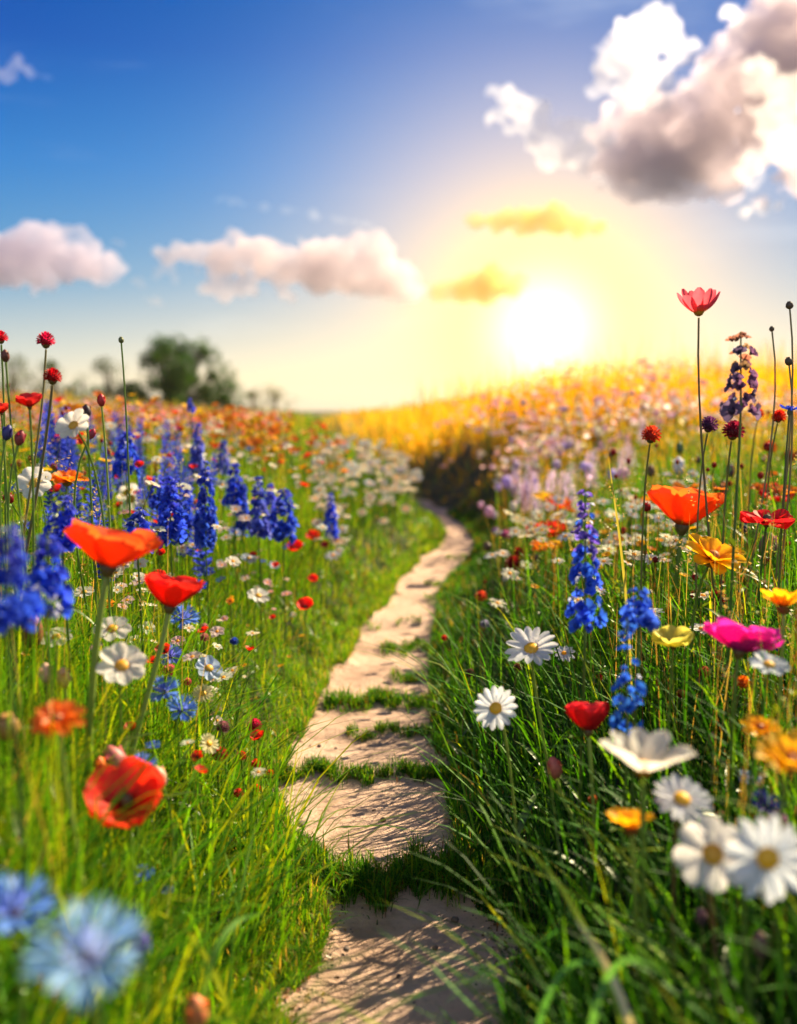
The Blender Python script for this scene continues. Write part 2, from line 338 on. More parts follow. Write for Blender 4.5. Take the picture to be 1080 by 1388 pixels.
# ------------------------------------------------------------ clouds: closed billowing bodies of vapour, far behind the field
def vapour(name, dens, colr, aniso=.58):
    m, b = new_mat(name)
    v = b.n('ShaderNodeVolumePrincipled'); v.inputs['Color'].default_value = (*colr, 1); v.inputs['Density'].default_value = dens; v.inputs['Anisotropy'].default_value = aniso
    o = b.n('ShaderNodeOutputMaterial'); b.nt.links.new(v.outputs[0], o.inputs['Volume']); return m
def ico(sub):
    import bmesh
    bm = bmesh.new(); bmesh.ops.create_icosphere(bm, subdivisions=sub, radius=1)
    v = np.array([p.co[:] for p in bm.verts]); f = np.array([[q.index for q in p.verts] for p in bm.faces]); bm.free(); return v, f
ICO2 = ico(2); ICO1 = ico(1)
def ragged(seed, n, r0, r1, pts):
    r = random.Random(seed); out = []
    for _ in range(n):
        a, b_ = r.choice(pts), r.choice(pts); f = r.uniform(0, .35); out.append((a[0]*(1-f)+b_[0]*f+r.gauss(0, 7), a[1]*(1-f)+b_[1]*f+r.gauss(0, 6), r.uniform(r0, r1)))
    return out
def cloud(label, D, puffs, dens, colr, seed, voxel=2.2, small=.42, nsmall=9, group=None):
    r = random.Random(seed); V, Fc, n = [], [], 0; v0, f0 = ICO2; k = D/F
    P = []
    for px, py, rad in puffs:
        c0 = unproj(px, py, D+r.uniform(-.5, .5)*rad*k); P.append((c0, rad*k*.92))
        for _ in range(nsmall):
            a = r.uniform(-.35, math.pi+.35); rr = rad*small*r.uniform(.5, 1.1); q = rad*r.uniform(.75, 1.05)
            P.append((unproj(px+math.cos(a)*q*1.1, py-math.sin(a)*q*.9, D+r.uniform(-.6, .6)*rad*k), rr*k))
            for _ in range(2):
                a2 = a+r.uniform(-.8, .8); q2 = q+rr*.8
                P.append((unproj(px+math.cos(a2)*q2*1.08, py-math.sin(a2)*q2*.9, D+r.uniform(-.7, .7)*rad*k), rr*.45*k))
    for c0, rr in P:
        sc = np.array([rr, rr, rr*.86]); V.append(v0*sc+np.array(c0)); Fc.append(f0+n); n += len(v0)
    o = build('cloud', np.concatenate(V), np.concatenate(Fc), vapour('cloud vapour', dens, colr))
    rm = o.modifiers.new('merge', 'REMESH'); rm.mode = 'VOXEL'; rm.voxel_size = voxel
    tx = bpy.data.textures.new('billow', 'CLOUDS'); tx.noise_scale = voxel*3.6; tx.noise_depth = 3
    dm = o.modifiers.new('billow', 'DISPLACE'); dm.texture = tx; dm.texture_coords = 'LOCAL'; dm.strength = voxel*5; dm.mid_level = .5
    return tag(o, label, 'cloud', group)
CD = 420
cloud('huge grey violet cloud with dazzling white ragged rim high above the sun', CD,
      [(1085, 40, 60), (1060, 110, 75), (1000, 150, 62), (945, 190, 62), (900, 235, 45), (1080, 190, 50), (850, 225, 40), (985, 225, 45), (865, 165, 38), (870, 262, 22), (920, 250, 30), (1100, 240, 40)]+ragged(5, 34, 6, 15, [(830, 150), (822, 205), (835, 265), (900, 282), (960, 262), (1000, 262), (1040, 262), (905, 165), (950, 120), (985, 85), (1020, 45), (800, 190)]), .12, (.88, .79, .82), 1, 1.5, .40, 14)
cloud('white broken puffy cloud tower joined above the huge grey cloud', CD-40,
      [(870, 60, 34), (835, 85, 24), (905, 40, 18), (875, 105, 26), (820, 110, 12), (890, 15, 10), (880, 140, 20), (855, 130, 20)]+ragged(6, 30, 4, 11, [(800, 100), (815, 70), (840, 45), (870, 12), (905, 10), (925, 50), (918, 95), (900, 130), (805, 120), (935, 70)]), .085, (.96, .94, .95), 2, 1.5, .45, 16)
cloud('scattered small white popcorn cloud drifting beside the huge grey one', CD-60,
      [(690, 128, 10), (676, 160, 11), (704, 158, 12), (735, 148, 9), (735, 180, 12), (690, 180, 8), (712, 178, 8), (765, 170, 8), (755, 200, 12), (790, 185, 12), (725, 205, 9), (745, 225, 9), (775, 225, 11), (810, 200, 14), (820, 180, 9)]+ragged(7, 34, 4, 12, [(668, 150), (690, 125), (700, 175), (735, 150), (730, 195), (760, 180), (745, 225), (780, 205), (770, 160), (800, 175), (790, 235), (715, 165)]), .09, (.985, .96, .95), 3, 1.1, .55, 12)
cloud('bright white cloud shoulder in front of the huge grey cloud', CD-70, [(1030, 95, 16), (1045, 118, 18), (1062, 150, 20), (1050, 185, 20), (1070, 215, 18), (1035, 215, 14), (1082, 120, 16), (1020, 232, 12)]+ragged(8, 22, 5, 12, [(1015, 90), (1035, 150), (1050, 215), (1020, 240), (1075, 180), (1000, 245), (1060, 240)]), .05, (.97, .93, .93), 31, 1.3, .55, 12)
cloud('flat golden brown cloud bank just above the glare of the sun', CD,
      [(680, 300, 20), (715, 299, 24), (750, 302, 24), (785, 306, 19), (645, 303, 13), (808, 312, 12)], .15, (.90, .62, .22), 4, 1.6, .4, 6)
cloud('small yellow cloud touching the glowing sun', CD,
      [(600, 394, 17), (630, 392, 24), (660, 388, 29), (690, 390, 20)], .15, (.92, .66, .26), 5, 1.6, .35, 6)
cloud('long low cream and mauve cumulus in the middle of the sky', CD,
      [(350, 350, 26), (385, 368, 28), (430, 372, 34), (470, 375, 32), (505, 380, 32), (535, 388, 28), (555, 398, 16), (300, 358, 26), (450, 350, 24), (250, 345, 14), (510, 335, 18), (270, 350, 16), (330, 395, 15), (480, 340, 16), (515, 345, 18), (300, 392, 14)]+ragged(9, 30, 5, 12, [(250, 345), (290, 335), (345, 325), (400, 335), (445, 335), (490, 322), (535, 360), (560, 395), (300, 400), (330, 410), (215, 355)]), .13, (.90, .80, .80), 6, 1.5, .45, 13)
cloud('rounded cumulus with slate blue base at the left edge of the sky', CD,
      [(45, 350, 36), (85, 352, 32), (115, 362, 28), (10, 365, 34), (135, 376, 18), (-30, 355, 40), (60, 375, 26), (50, 318, 16)]+ragged(10, 20, 5, 11, [(30, 305), (60, 300), (95, 315), (130, 340), (155, 365), (150, 385), (5, 320)]), .14, (.86, .80, .88), 7, 1.5, .45, 13)
for k_, (lab_, pf_) in enumerate([('pinkish cloud wisp, largest between the two low cumulus clouds', [(228, 355, 9), (222, 368, 9), (236, 380, 8), (212, 376, 7)]), ('small pinkish cloud wisp under the largest one', [(205, 408, 7), (216, 412, 6), (196, 404, 5)]),
        ('pinkish cloud wisp stuck beside the rounded left cumulus', [(190, 384, 7), (181, 380, 7), (198, 388, 5)]), ('tiny cloud speck over the rounded left cumulus', [(156, 329, 5), (164, 332, 4)])]):
    cloud(lab_, CD, pf_, .04, (.92, .76, .70), 20+k_, 1.2, .5, 5)
cloud('lone small lilac cloud scrap high in the deep blue', CD,
      [(5, 105, 13), (20, 92, 12), (40, 98, 9), (55, 105, 6), (68, 108, 6), (22, 75, 5), (-20, 100, 14)], .04, (.86, .84, .95), 9, 1.3, .45, 6)
cloud('thin streaked cloud under the huge grey one near the edge', CD,
      [(1010, 290, 9), (1035, 282, 10), (1055, 280, 8)], .10, (.97, .92, .88), 10, 1.3, .4, 5)
cloud('stray round white cloud puff in the blue gap above the huge grey cloud', CD, [(1012, 26, 11), (1004, 34, 8)], .15, (.97, .95, .97), 12, 1.3, .5, 7)
cloud('small oval white cloud puff beside the stray round one', CD, [(990, 18, 9), (982, 22, 7)], .15, (.97, .95, .97), 13, 1.3, .5, 6)
cloud('faint straight white cloud streak above the long low cumulus', CD, [(300+9*k, 270+1.6*k, 6) for k in range(24)], .03, (.97, .97, .97), 30, 1.5, .5, 3)
# ------------------------------------------------------------ flower makers
class Bag:
    """collects pieces of ONE mesh"""
    def __init__(s): s.v = []; s.q = []; s.t = []; s.c = []; s.n = 0
    def add(s, v, q=None, t=None, c=None, M=None):
        v = np.asarray(v, float)
        if M is not None: v = v@np.array(M.to_3x3()).T+np.array(M.translation)
        s.v.append(v)
        if q is not None and len(q): s.q.append(np.asarray(q)+s.n)
        if t is not None and len(t): s.t.append(np.asarray(t)+s.n)
        c = np.asarray(c, float); s.c.append(np.broadcast_to(c, v.shape)); s.n += len(v)
        return s
    def mesh(s, name, mat, smooth=True):
        fs = [np.concatenate(x) for x in (s.q, s.t) if x]
        return build(name, np.concatenate(s.v), fs, mat, cols=np.concatenate(s.c), smooth=smooth, link=False)
def petal(L, W, shape='round', el=.3, curl=0., cup=.15, ruf=0., r0=.12, nu=7, nv=5, base=(1, 1, 1), tip=None, mid=None, split=.3, rnd=None, teeth=0):
    """grid petal along +X starting at radius r0*L, rising at angle el, bending by curl; returns v,q,c"""
    rnd = rnd or random; tip = tip or base; mid = mid or tip
    ts = np.linspace(0, 1, nu); us = np.linspace(-1, 1, nv); V, C = [], []
    x, z = r0*L, 0.0; ph = rnd.uniform(0, 6.28); fr = rnd.uniform(2.2, 3.4)
    for k, t in enumerate(ts):
        if k:
            a = el+curl*(t-.5/(nu-1)); x += math.cos(a)*L/(nu-1); z += math.sin(a)*L/(nu-1)
        a = el+curl*t
        if shape == 'round': w = W*.5*(.22+.78*math.sin(math.pi*min(t*.78+.02, 1))**.8) if t < .65 else W*.5*(1-max(0, (t-.62)/.38)**2.6*.72)
        elif shape == 'strap': w = W*.5*(.45+.55*min(1, t*2.2))*(1-max(0, (t-.72)/.28)**2.2*.75)
        elif shape == 'fan': w = W*.5*(.10+.90*t**1.5)
        else: w = W*.5*math.sin(math.pi*min(.06+t*.93, 1))**.75
        for u in us:
            lift = cup*w*(u*u)*1.6-cup*w*.4+ruf*L*t*t*math.sin(u*fr*2+ph)+ruf*.35*L*t*math.sin(u*11+ph*3+k)
            ext = 0
            if teeth and k == nu-1: ext = L*.22*(1 if (round((u+1)*.5*(nv-1)) % 2 == 0) else -.35)
            if shape in ('round',) and k == nu-1: ext = -L*.06*abs(math.sin(u*fr+ph))
            V.append((x-math.sin(a)*lift+math.cos(a)*ext, u*w, z+math.cos(a)*lift+math.sin(a)*ext))
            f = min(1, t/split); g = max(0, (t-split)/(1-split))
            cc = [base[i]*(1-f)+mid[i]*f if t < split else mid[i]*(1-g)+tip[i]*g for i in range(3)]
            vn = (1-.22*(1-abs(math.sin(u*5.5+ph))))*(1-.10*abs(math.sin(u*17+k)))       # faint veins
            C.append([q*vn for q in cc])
    q = [(i*nv+j, i*nv+j+1, (i+1)*nv+j+1, (i+1)*nv+j) for i in range(nu-1) for j in range(nv-1)]
    return np.array(V), q, np.array(C)
def lathe(prof, n=12, c0=(1, 1, 1), c1=None, bump=0., rnd=random):
    """prof list of (r,z)"""
    c1 = c1 or c0; V, C = [], []
    for k, (r, z) in enumerate(prof):
        f = k/max(1, len(prof)-1)
        for j in range(n):
            a = 2*math.pi*j/n; rr = r*(1+bump*rnd.uniform(-1, 1)); V.append((rr*math.cos(a), rr*math.sin(a), z)); C.append([c0[i]*(1-f)+c1[i]*f for i in range(3)])
    q = [(k*n+j, k*n+(j+1) % n, (k+1)*n+(j+1) % n, (k+1)*n+j) for k in range(len(prof)-1) for j in range(n)]
    return np.array(V), q, np.array(C)
def ballprof(r, h=None, z0=0, n=6, a0=0.):
    h = h or r; return [(max(1e-4, r*math.sin(a0+(math.pi-a0)*k/n)), z0-h*math.cos(a0+(math.pi-a0)*k/n)) for k in range(n+1)]
def tube(pts, r0, r1, n=6, c0=(.1, .2, .03), c1=None):
    c1 = c1 or c0; V, C = [], []; pts = [Vector(p) for p in pts]; m_ = len(pts)
    for k, p in enumerate(pts):
        t = (pts[min(k+1, m_-1)]-pts[max(k-1, 0)]).normalized(); a = t.cross(Vector((.3, 1, .1))).normalized(); b_ = t.cross(a); f = k/(m_-1); r = r0*(1-f)+r1*f
        for j in range(n):
            g = 2*math.pi*j/n; V.append(p+a*math.cos(g)*r+b_*math.sin(g)*r); C.append([c0[i]*(1-f)+c1[i]*f for i in range(3)])
    q = [(k*n+j, k*n+(j+1) % n, (k+1)*n+(j+1) % n, (k+1)*n+j) for k in range(m_-1) for j in range(n)]
    return np.array([v[:] for v in V]), q, np.array(C)
def leafblade(L, W, el, curl, c): return petal(L, W, 'leaf', el, curl, .25, 0, 0, 7, 3, base=c, tip=tuple(x*1.15 for x in c))

SG = (.13, .22, .03); SGL = (.24, .34, .06); SGD = (.06, .13, .02); SBR = (.20, .12, .05)
W_ = (.86, .84, .78); YC = (.95, .50, .01); OR_ = (.90, .20, .01); RD = (.80, .025, .006); DR = (.28, .006, .012); YL = (.90, .55, .01)
BL = (.02, .085, .78); LBL = (.12, .27, .90); PU = (.16, .05, .45); MG = (.80, .02, .42); PK = (.88, .16, .20); CRM = (.88, .78, .42)

def head_parts(kind, S, pcol=None, rnd=random, op=None):
    """parts of one flower head of diameter S facing +Z at the origin: [(name, mesh, matrix)]; petals share meshes"""
    out = []; r = S/2
    def ring(n, ms, name='petal', jit=.08, tilt=.06, off=0., z=0.):
        for k in range(n):
            M = Matrix.Translation((0, 0, z))@Matrix.Rotation(2*math.pi*(k+off)/n+rnd.uniform(-jit, jit), 4, 'Z')@Matrix.Rotation(rnd.uniform(-tilt, tilt), 4, 'Y')@Matrix.Rotation(rnd.uniform(-tilt, tilt), 4, 'X')
            out.append((name, ms[rnd.randrange(len(ms))], M))
    def pm(count=3, name='petal', **k):
        res = []
        for _ in range(count):
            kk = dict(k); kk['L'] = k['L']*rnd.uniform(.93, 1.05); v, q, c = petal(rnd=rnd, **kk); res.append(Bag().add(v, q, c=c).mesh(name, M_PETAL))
        return res
    def lm(name, prof, c0, c1=None, n=12, bump=0., mat=None, M=None):
        v, q, c = lathe(prof, n, c0, c1, bump, rnd); out.append((name, Bag().add(v, q, c=c).mesh(name, mat or M_HEAD), M or Matrix()))
    if kind in ('poppy', 'cup'):
        c = pcol or OR_; o = op if op is not None else .75; r = r/(.35+.65*math.cos(o))
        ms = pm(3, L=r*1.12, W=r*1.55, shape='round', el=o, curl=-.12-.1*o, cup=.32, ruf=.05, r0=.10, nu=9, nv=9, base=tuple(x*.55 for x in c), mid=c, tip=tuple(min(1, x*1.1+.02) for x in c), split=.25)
        ring(3, ms, z=.002); ring(3, ms, off=.5, tilt=.12)
        lm('flower_centre', ballprof(r*.20, r*.22, r*.16), (.02, .02, .01), (.10, .10, .03), bump=.12)
        lm('calyx', [(r*.04, -r*.26), (r*.12, -r*.18), (r*.19, -r*.02), (r*.14, r*.06)], (.14, .10, .02), (.10, .03, .01))
    elif kind in ('daisy', 'cosmos'):
        c = pcol or W_; n = 15 if kind == 'daisy' else 8; o = op if op is not None else .15
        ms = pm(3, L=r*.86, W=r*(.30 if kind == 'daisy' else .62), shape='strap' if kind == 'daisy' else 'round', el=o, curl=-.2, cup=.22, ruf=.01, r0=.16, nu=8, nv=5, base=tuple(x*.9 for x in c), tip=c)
        ring(n, ms, tilt=.10)
        cc = YC if kind == 'daisy' else (.75, .38, .02)
        lm('flower_centre', [(r*.27, -.02*r), (r*.27, r*.06), (r*.22, r*.13), (r*.12, r*.17), (.0001, r*.18)], tuple(x*.7 for x in cc), cc, 14, .05)
        lm('calyx', [(r*.05, -r*.22), (r*.17, -r*.16), (r*.24, -r*.03)], (.10, .14, .02), (.08, .10, .02))
    elif kind == 'anemone':
        c = pcol or W_; o = op if op is not None else .6; r = r/(.35+.65*math.cos(o))
        ring(9, pm(3, L=r*.95, W=r*.42, shape='strap', el=o if o < .8 else o-.45, curl=-.15 if o < .8 else .85, cup=.3, ruf=.03, r0=.10, nu=8, nv=5, base=tuple(x*.9 for x in c) if c[1] > .5 else (.95, .38, .02), tip=c), tilt=.16)
        lm('flower_centre', ballprof(r*.18, r*.12, r*.06), (.75, .30, .01), (.9, .45, .01), bump=.1)
        lm('calyx', [(r*.04, -r*.12), (r*.12, -r*.08), (r*.17, r*.0), (r*.19, r*.05)], (.30, .12, .02), (.70, .30, .02))
    elif kind == 'calendula':
        c = pcol or YL; o = op if op is not None else .55; r = r/(.35+.65*math.cos(o))
        ms = pm(3, L=r*.92, W=r*.52, shape='round', el=o, curl=-.3, cup=.3, ruf=.03, r0=.14, nu=7, nv=5, base=(c[0], c[1]*.45, c[2]), mid=c, tip=c)
        ring(9, ms, tilt=.14); ring(6, pm(2, L=r*.62, W=r*.42, shape='round', el=o+.35, curl=-.2, cup=.3, ruf=.02, r0=.16, nu=6, nv=5, base=(c[0], c[1]*.4, c[2]), tip=c), off=.4)
        lm('flower_centre', ballprof(r*.2, r*.14, r*.12), (.25, .04, .01), (.45, .12, .01), bump=.1)
        lm('calyx', [(r*.05, -r*.30), (r*.20, -r*.22), (r*.27, -r*.02)], (.14, .11, .02), (.20, .07, .01))
    elif kind == 'cornflower':
        c = pcol or BL
        ms = pm(3, name='floret', L=r*.85, W=r*.52, shape='fan', el=.45, curl=-.25, cup=.5, r0=.16, nu=6, nv=7, base=(c[0]*1.5, c[1]*.8, c[2]), tip=c, teeth=1)
        ring(11, ms, 'floret', tilt=.22, jit=.15)
        ring(7, pm(2, name='floret', L=r*.5, W=r*.3, shape='fan', el=1.0, curl=-.2, cup=.5, r0=.1, nu=5, nv=5, base=(c[0]*.8+.04, c[1]*.5, c[2]*.7), tip=(c[0]*1.2+.02, c[1]*.9, c[2]), teeth=1), 'floret', tilt=.2)
        lm('calyx', [(r*.06, -r*.52), (r*.20, -r*.42), (r*.23, -r*.2), (r*.15, 0), (r*.1, r*.12)], (.08, .12, .03), (.12, .08, .05), bump=.05)
    elif kind == 'pompom':
        c = pcol or RD; b_ = Bag()
        for k in range(64):
            zz = 1-1.55*(k+.5)/64; a = k*2.39996; v, q, cc = petal(r*.50, r*.34, 'round', .5, -.5, .4, .05, 1.15, 4, 3, base=tuple(x*.6 for x in c), tip=tuple(min(1, x*1.1) for x in c), rnd=rnd)
            M = Matrix.Rotation(a, 4, 'Z')@Matrix.Rotation(-math.asin(zz), 4, 'Y'); b_.add(v*np.array([1, 1, 1]), q, c=cc*rnd.uniform(.7, 1.1), M=Matrix.Translation((0, 0, 0))@M)
        v, q, cc = lathe(ballprof(r*.62), 10, tuple(x*.5 for x in c)); b_.add(v, q, c=cc)
        out.append(('flower_head', b_.mesh('flower_head', M_PETAL), Matrix.Translation((0, 0, r*.3))))
        lm('calyx', [(r*.05, -r*.55), (r*.32, -r*.40), (r*.50, -r*.05), (r*.42, r*.1)], (.10, .09, .02), (.14, .05, .02))
    elif kind == 'bud':
        c = pcol or (.30, .08, .04)
        lm('bud_husk', [(r*.12, -r*1.5), (r*.55, -r*1.25), (r*.9, -r*.6), (r*.95, 0), (r*.72, r*.75), (r*.3, r*1.3), (.0001, r*1.45)], tuple(x*.6+.03 for x in c), c, 14, .05)
        v = [petal(r*2.5, r*1.25, 'leaf', 1.2, .35, .5, .02, .16, 7, 5, base=tuple(x*.5+.02 for x in c), tip=tuple(min(1, x*1.3) for x in c), rnd=rnd)]
        ms = [Bag().add(v[0][0], v[0][1], c=v[0][2]).mesh('sepal', M_PETAL)]
        for k in range(3): out.append(('sepal', ms[0], Matrix.Translation((0, 0, -r*1.45))@Matrix.Rotation(k*2.09+.4, 4, 'Z')))
    elif kind == 'seedhead':
        c = pcol or (.14, .07, .04)
        lm('seed_capsule', ballprof(r, r*1.05, 0, 7), tuple(x*.7 for x in c), c, 12, .10)
        lm('crown_disc', [(r*.2, r*.9), (r*.55, r*1.0), (r*.5, r*1.12), (.0001, r*1.05)], tuple(x*1.3 for x in c), None, 10, .15)
    return out
def orient(head, axis, spin=0.):
    z = Vector(axis).normalized(); x = z.orthogonal().normalized(); y = z.cross(x)
    M = Matrix((x, y, z)).transposed().to_4x4(); M.translation = head; return M@Matrix.Rotation(spin, 4, 'Z')
def bez(a, b_, c_, d_, n=12):
    return [a*(1-t)**3+b_*3*t*(1-t)**2+c_*3*t*t*(1-t)+d_*t**3 for t in (k/(n-1) for k in range(n))]
WARN = []
def root_at(name, loc, label, cat, group):
    o = bpy.data.objects.new(name, None); o.empty_display_size = .02; COL.objects.link(o); o.location = loc; return tag(o, label, cat, group)
def child(name, me, parent, M=None):
    o = bpy.data.objects.new(name, me); COL.objects.link(o); o.parent = parent
    if M is not None: o.matrix_basis = M
    return o
def ground_below(h, lean):
    bx, by = h.x+lean[0], h.y+lean[1]; d, dx = dpath(bx, by)
    if d < .012: bx = float(pc(by)+math.copysign(pw(by)+.02, dx))
    return Vector((bx, by, float(T(bx, by))-.006))
KN = {'poppy': 'poppy', 'cup': 'cup_flower', 'daisy': 'daisy', 'cosmos': 'cosmos_flower', 'anemone': 'anemone', 'calendula': 'calendula', 'cornflower': 'cornflower', 'pompom': 'scabious', 'bud': 'flower_bud', 'seedhead': 'seed_head'}
KC = {'poppy': 'poppy', 'cup': 'flower', 'daisy': 'daisy', 'cosmos': 'flower', 'anemone': 'flower', 'calendula': 'marigold', 'cornflower': 'cornflower', 'pompom': 'flower', 'bud': 'flower bud', 'seedhead': 'seed head'}
def flower(kind, px, py, wpx, S, label, col=None, axis=(0, -.3, 1), lean=(0, .02), stem=None, sr=.0016, op=None, spin=None, leaves=2, group=None, name=None, hmax=None):
    rnd = random.Random(int(px*7+py*13)); d = S*F/wpx; d0 = d; h = unproj(px, py, d); b_ = ground_below(h, lean)
    hm = hmax if hmax is not None else (.22 if wpx < 45 else .34)
    while h.z-b_.z > hm and d < d0*1.9 and py > 600 and wpx < 100: d *= 1.02; h = unproj(px, py, d); b_ = ground_below(h, lean)
    S *= d/d0
    if h.z-b_.z < .03: WARN.append((label, round(h.z-b_.z, 3))); 
    r_ = root_at(name or KN[kind], b_, label, KC[kind], group)
    M = orient(h-b_, axis, rnd.uniform(0, 6) if spin is None else spin)
    ht = h-b_; ax = Vector(axis).normalized(); L = ht.length
    drop = {'bud': S*.75, 'pompom': S*.3, 'cornflower': S*.25}.get(kind, S*.11)
    p3 = ht-ax*drop
    pts = bez(Vector((0, 0, 0)), Vector((lean[0]*-.1, 0, L*.35)), p3-ax*L*.28+Vector((rnd.uniform(-.01, .01), 0, 0)), p3)
    st = stem or SG; v, q, c_ = tube(pts, sr*1.15, sr*.9, 7, tuple(x*.8 for x in st), st)
    child('stem', Bag().add(v, q, c=c_).mesh('stem', M_STEM), r_)
    for k in range(leaves):
        p = pts[2+k*2]; v, q, c_ = leafblade(min(.09, L*.3), .008+.004*rnd.random(), .9, -.9, tuple(x*.7 for x in SG))
        child('leaf', Bag().add(v, q, c=c_).mesh('leaf', M_LEAF), r_, Matrix.Translation(p)@Matrix.Rotation(rnd.uniform(0, 6.28), 4, 'Z'))
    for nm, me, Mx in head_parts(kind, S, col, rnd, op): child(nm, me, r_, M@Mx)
    return r_
def floret_mesh(s, c, rnd, tip=None, n=4):
    b_ = Bag()
    for k in range(n):
        v, q, cc = petal(s, s*1.0, 'round', .75, -.5, .5, .04, .1, 4, 3, base=tuple(x*.55 for x in c), tip=tip or tuple(min(1, x*1.25+.02) for x in c), rnd=rnd)
        b_.add(v, q, c=cc*rnd.uniform(.75, 1.15), M=Matrix.Rotation(k*6.283/n+rnd.uniform(-.3, .3), 4, 'Z')@Matrix.Rotation(rnd.uniform(-.3, .3), 4, 'Y'))
    v, q, cc = lathe(ballprof(s*.28, s*.45, s*.2, 4), 6, tuple(x*.7 for x in c)); b_.add(v, q, c=cc); return b_
def spike(px, ptop, pbot, wpx, d, label, c=BL, ctop=None, nf=34, lean=(0, .02), sparse=False, group=None, white=.06, name='lupine'):
    rnd = random.Random(int(px*5+ptop)); d1_ = d
    while d < d1_*1.15 and pbot > 600 and wpx < 45:
        q_ = unproj(px, pbot, d)
        if q_.z-float(T(q_.x, q_.y)) < .12: break
        d *= 1.02
    top = unproj(px, ptop, d); bot = unproj(px+(rnd.uniform(-2, 2) if not sparse else 0), pbot, d); b_ = ground_below(bot, lean)
    r_ = root_at(name, b_, label, 'lupine', group); w_ = wpx/F*d/2
    B0, B1 = bot-b_, top-b_
    if B0.z < .02: WARN.append((label, round(B0.z, 3)))
    pts = bez(Vector((0, 0, 0)), Vector((0, 0, B0.z*.5)), B0-(B1-B0)*.3, B0, 7)+[B0.lerp(B1, k/5) for k in range(1, 6)]
    v, q, c_ = tube(pts, .0022, .0010, 6, SGD, tuple(x*.7 for x in SG)); child('stem', Bag().add(v, q, c=c_).mesh('stem', M_STEM), r_)
    fs = w_*.46; ctop = ctop or c
    ml = [floret_mesh(fs, tuple(a*rnd.uniform(.8, 1.2) for a in c), rnd).mesh('floret', M_PETAL) for _ in range(4)]
    mt = [floret_mesh(fs, tuple(a*rnd.uniform(.8, 1.2) for a in ctop), rnd).mesh('floret', M_PETAL) for _ in range(3)]
    mw = floret_mesh(fs*.55, (.55, .60, .88), rnd).mesh('floret', M_PETAL)
    per = 7 if not sparse else 5; nw = max(5, int((B1-B0).length/(fs*.78))) if not sparse else max(4, nf//7)
    if sparse: fs *= 1.25
    bx_, by_ = rnd.uniform(-.12, .12)*w_*2, rnd.uniform(-.1, .1)*w_*2
    for k in range(nw):
        t = (k+.3)/nw; sc = (1-.62*t**1.6)*rnd.uniform(.86, 1.08)
        if sparse: sc *= rnd.uniform(.8, 1.1)
        for j in range(per):
            if rnd.random() < (.08 if sparse else .13): continue
            a = 6.283*j/per+k*.9+rnd.uniform(-.25, .25); p = B0.lerp(B1, min(1, t+rnd.uniform(-.4, .4)/nw)); el = .15+.9*t
            M = Matrix.Translation(p)@Matrix.Rotation(a, 4, 'Z')@Matrix.Translation((w_*rnd.uniform(.30, .74)*sc, 0, rnd.uniform(-.1, .1)*w_))@Matrix.Rotation(math.pi/2-el+rnd.uniform(-.3, .3), 4, 'Y')@Matrix.Scale(sc*rnd.uniform(.6, 1.25), 4)
            me = mw if rnd.random() < white else (mt if rnd.random() < (t-.35)*2 else ml)[rnd.randrange(3)]
            child('floret', me, r_, M)
    for k in range(3):
        v, q, c_ = leafblade(.05, .009, .7, -.6, tuple(x*.6 for x in SG)); child('leaf', Bag().add(v, q, c=c_).mesh('leaf', M_LEAF), r_, Matrix.Translation(pts[1+k])@Matrix.Rotation(k*2.1, 4, 'Z'))
    return r_
def low_spike(h, w_, c, rnd, n=60):
    b_ = Bag(); v, q, cc = tube([Vector((0, 0, -.18)), Vector((0, 0, h*.5)), Vector((0, 0, h))], .0018, .001, 4, SGD); b_.add(v, q, c=cc)
    for k in range(n):
        t = k/n; sc = 1-.6*t**1.5; a = k*2.4; v, q, cc = petal(w_*.55, w_*.6, 'round', .5, -.3, .5, 0, .1, 3, 3, base=c, tip=tuple(min(1, x*1.2) for x in c), rnd=rnd)
        b_.add(v, q, c=cc*rnd.uniform(.6, 1.3), M=Matrix.Translation((math.cos(a)*w_*.25*sc, math.sin(a)*w_*.25*sc, h*t))@Matrix.Rotation(a, 4, 'Z')@Matrix.Scale(sc, 4)@Matrix.Rotation(rnd.uniform(-.7, .5), 4, 'Y'))
    return b_.mesh('lupine', M_PETAL)
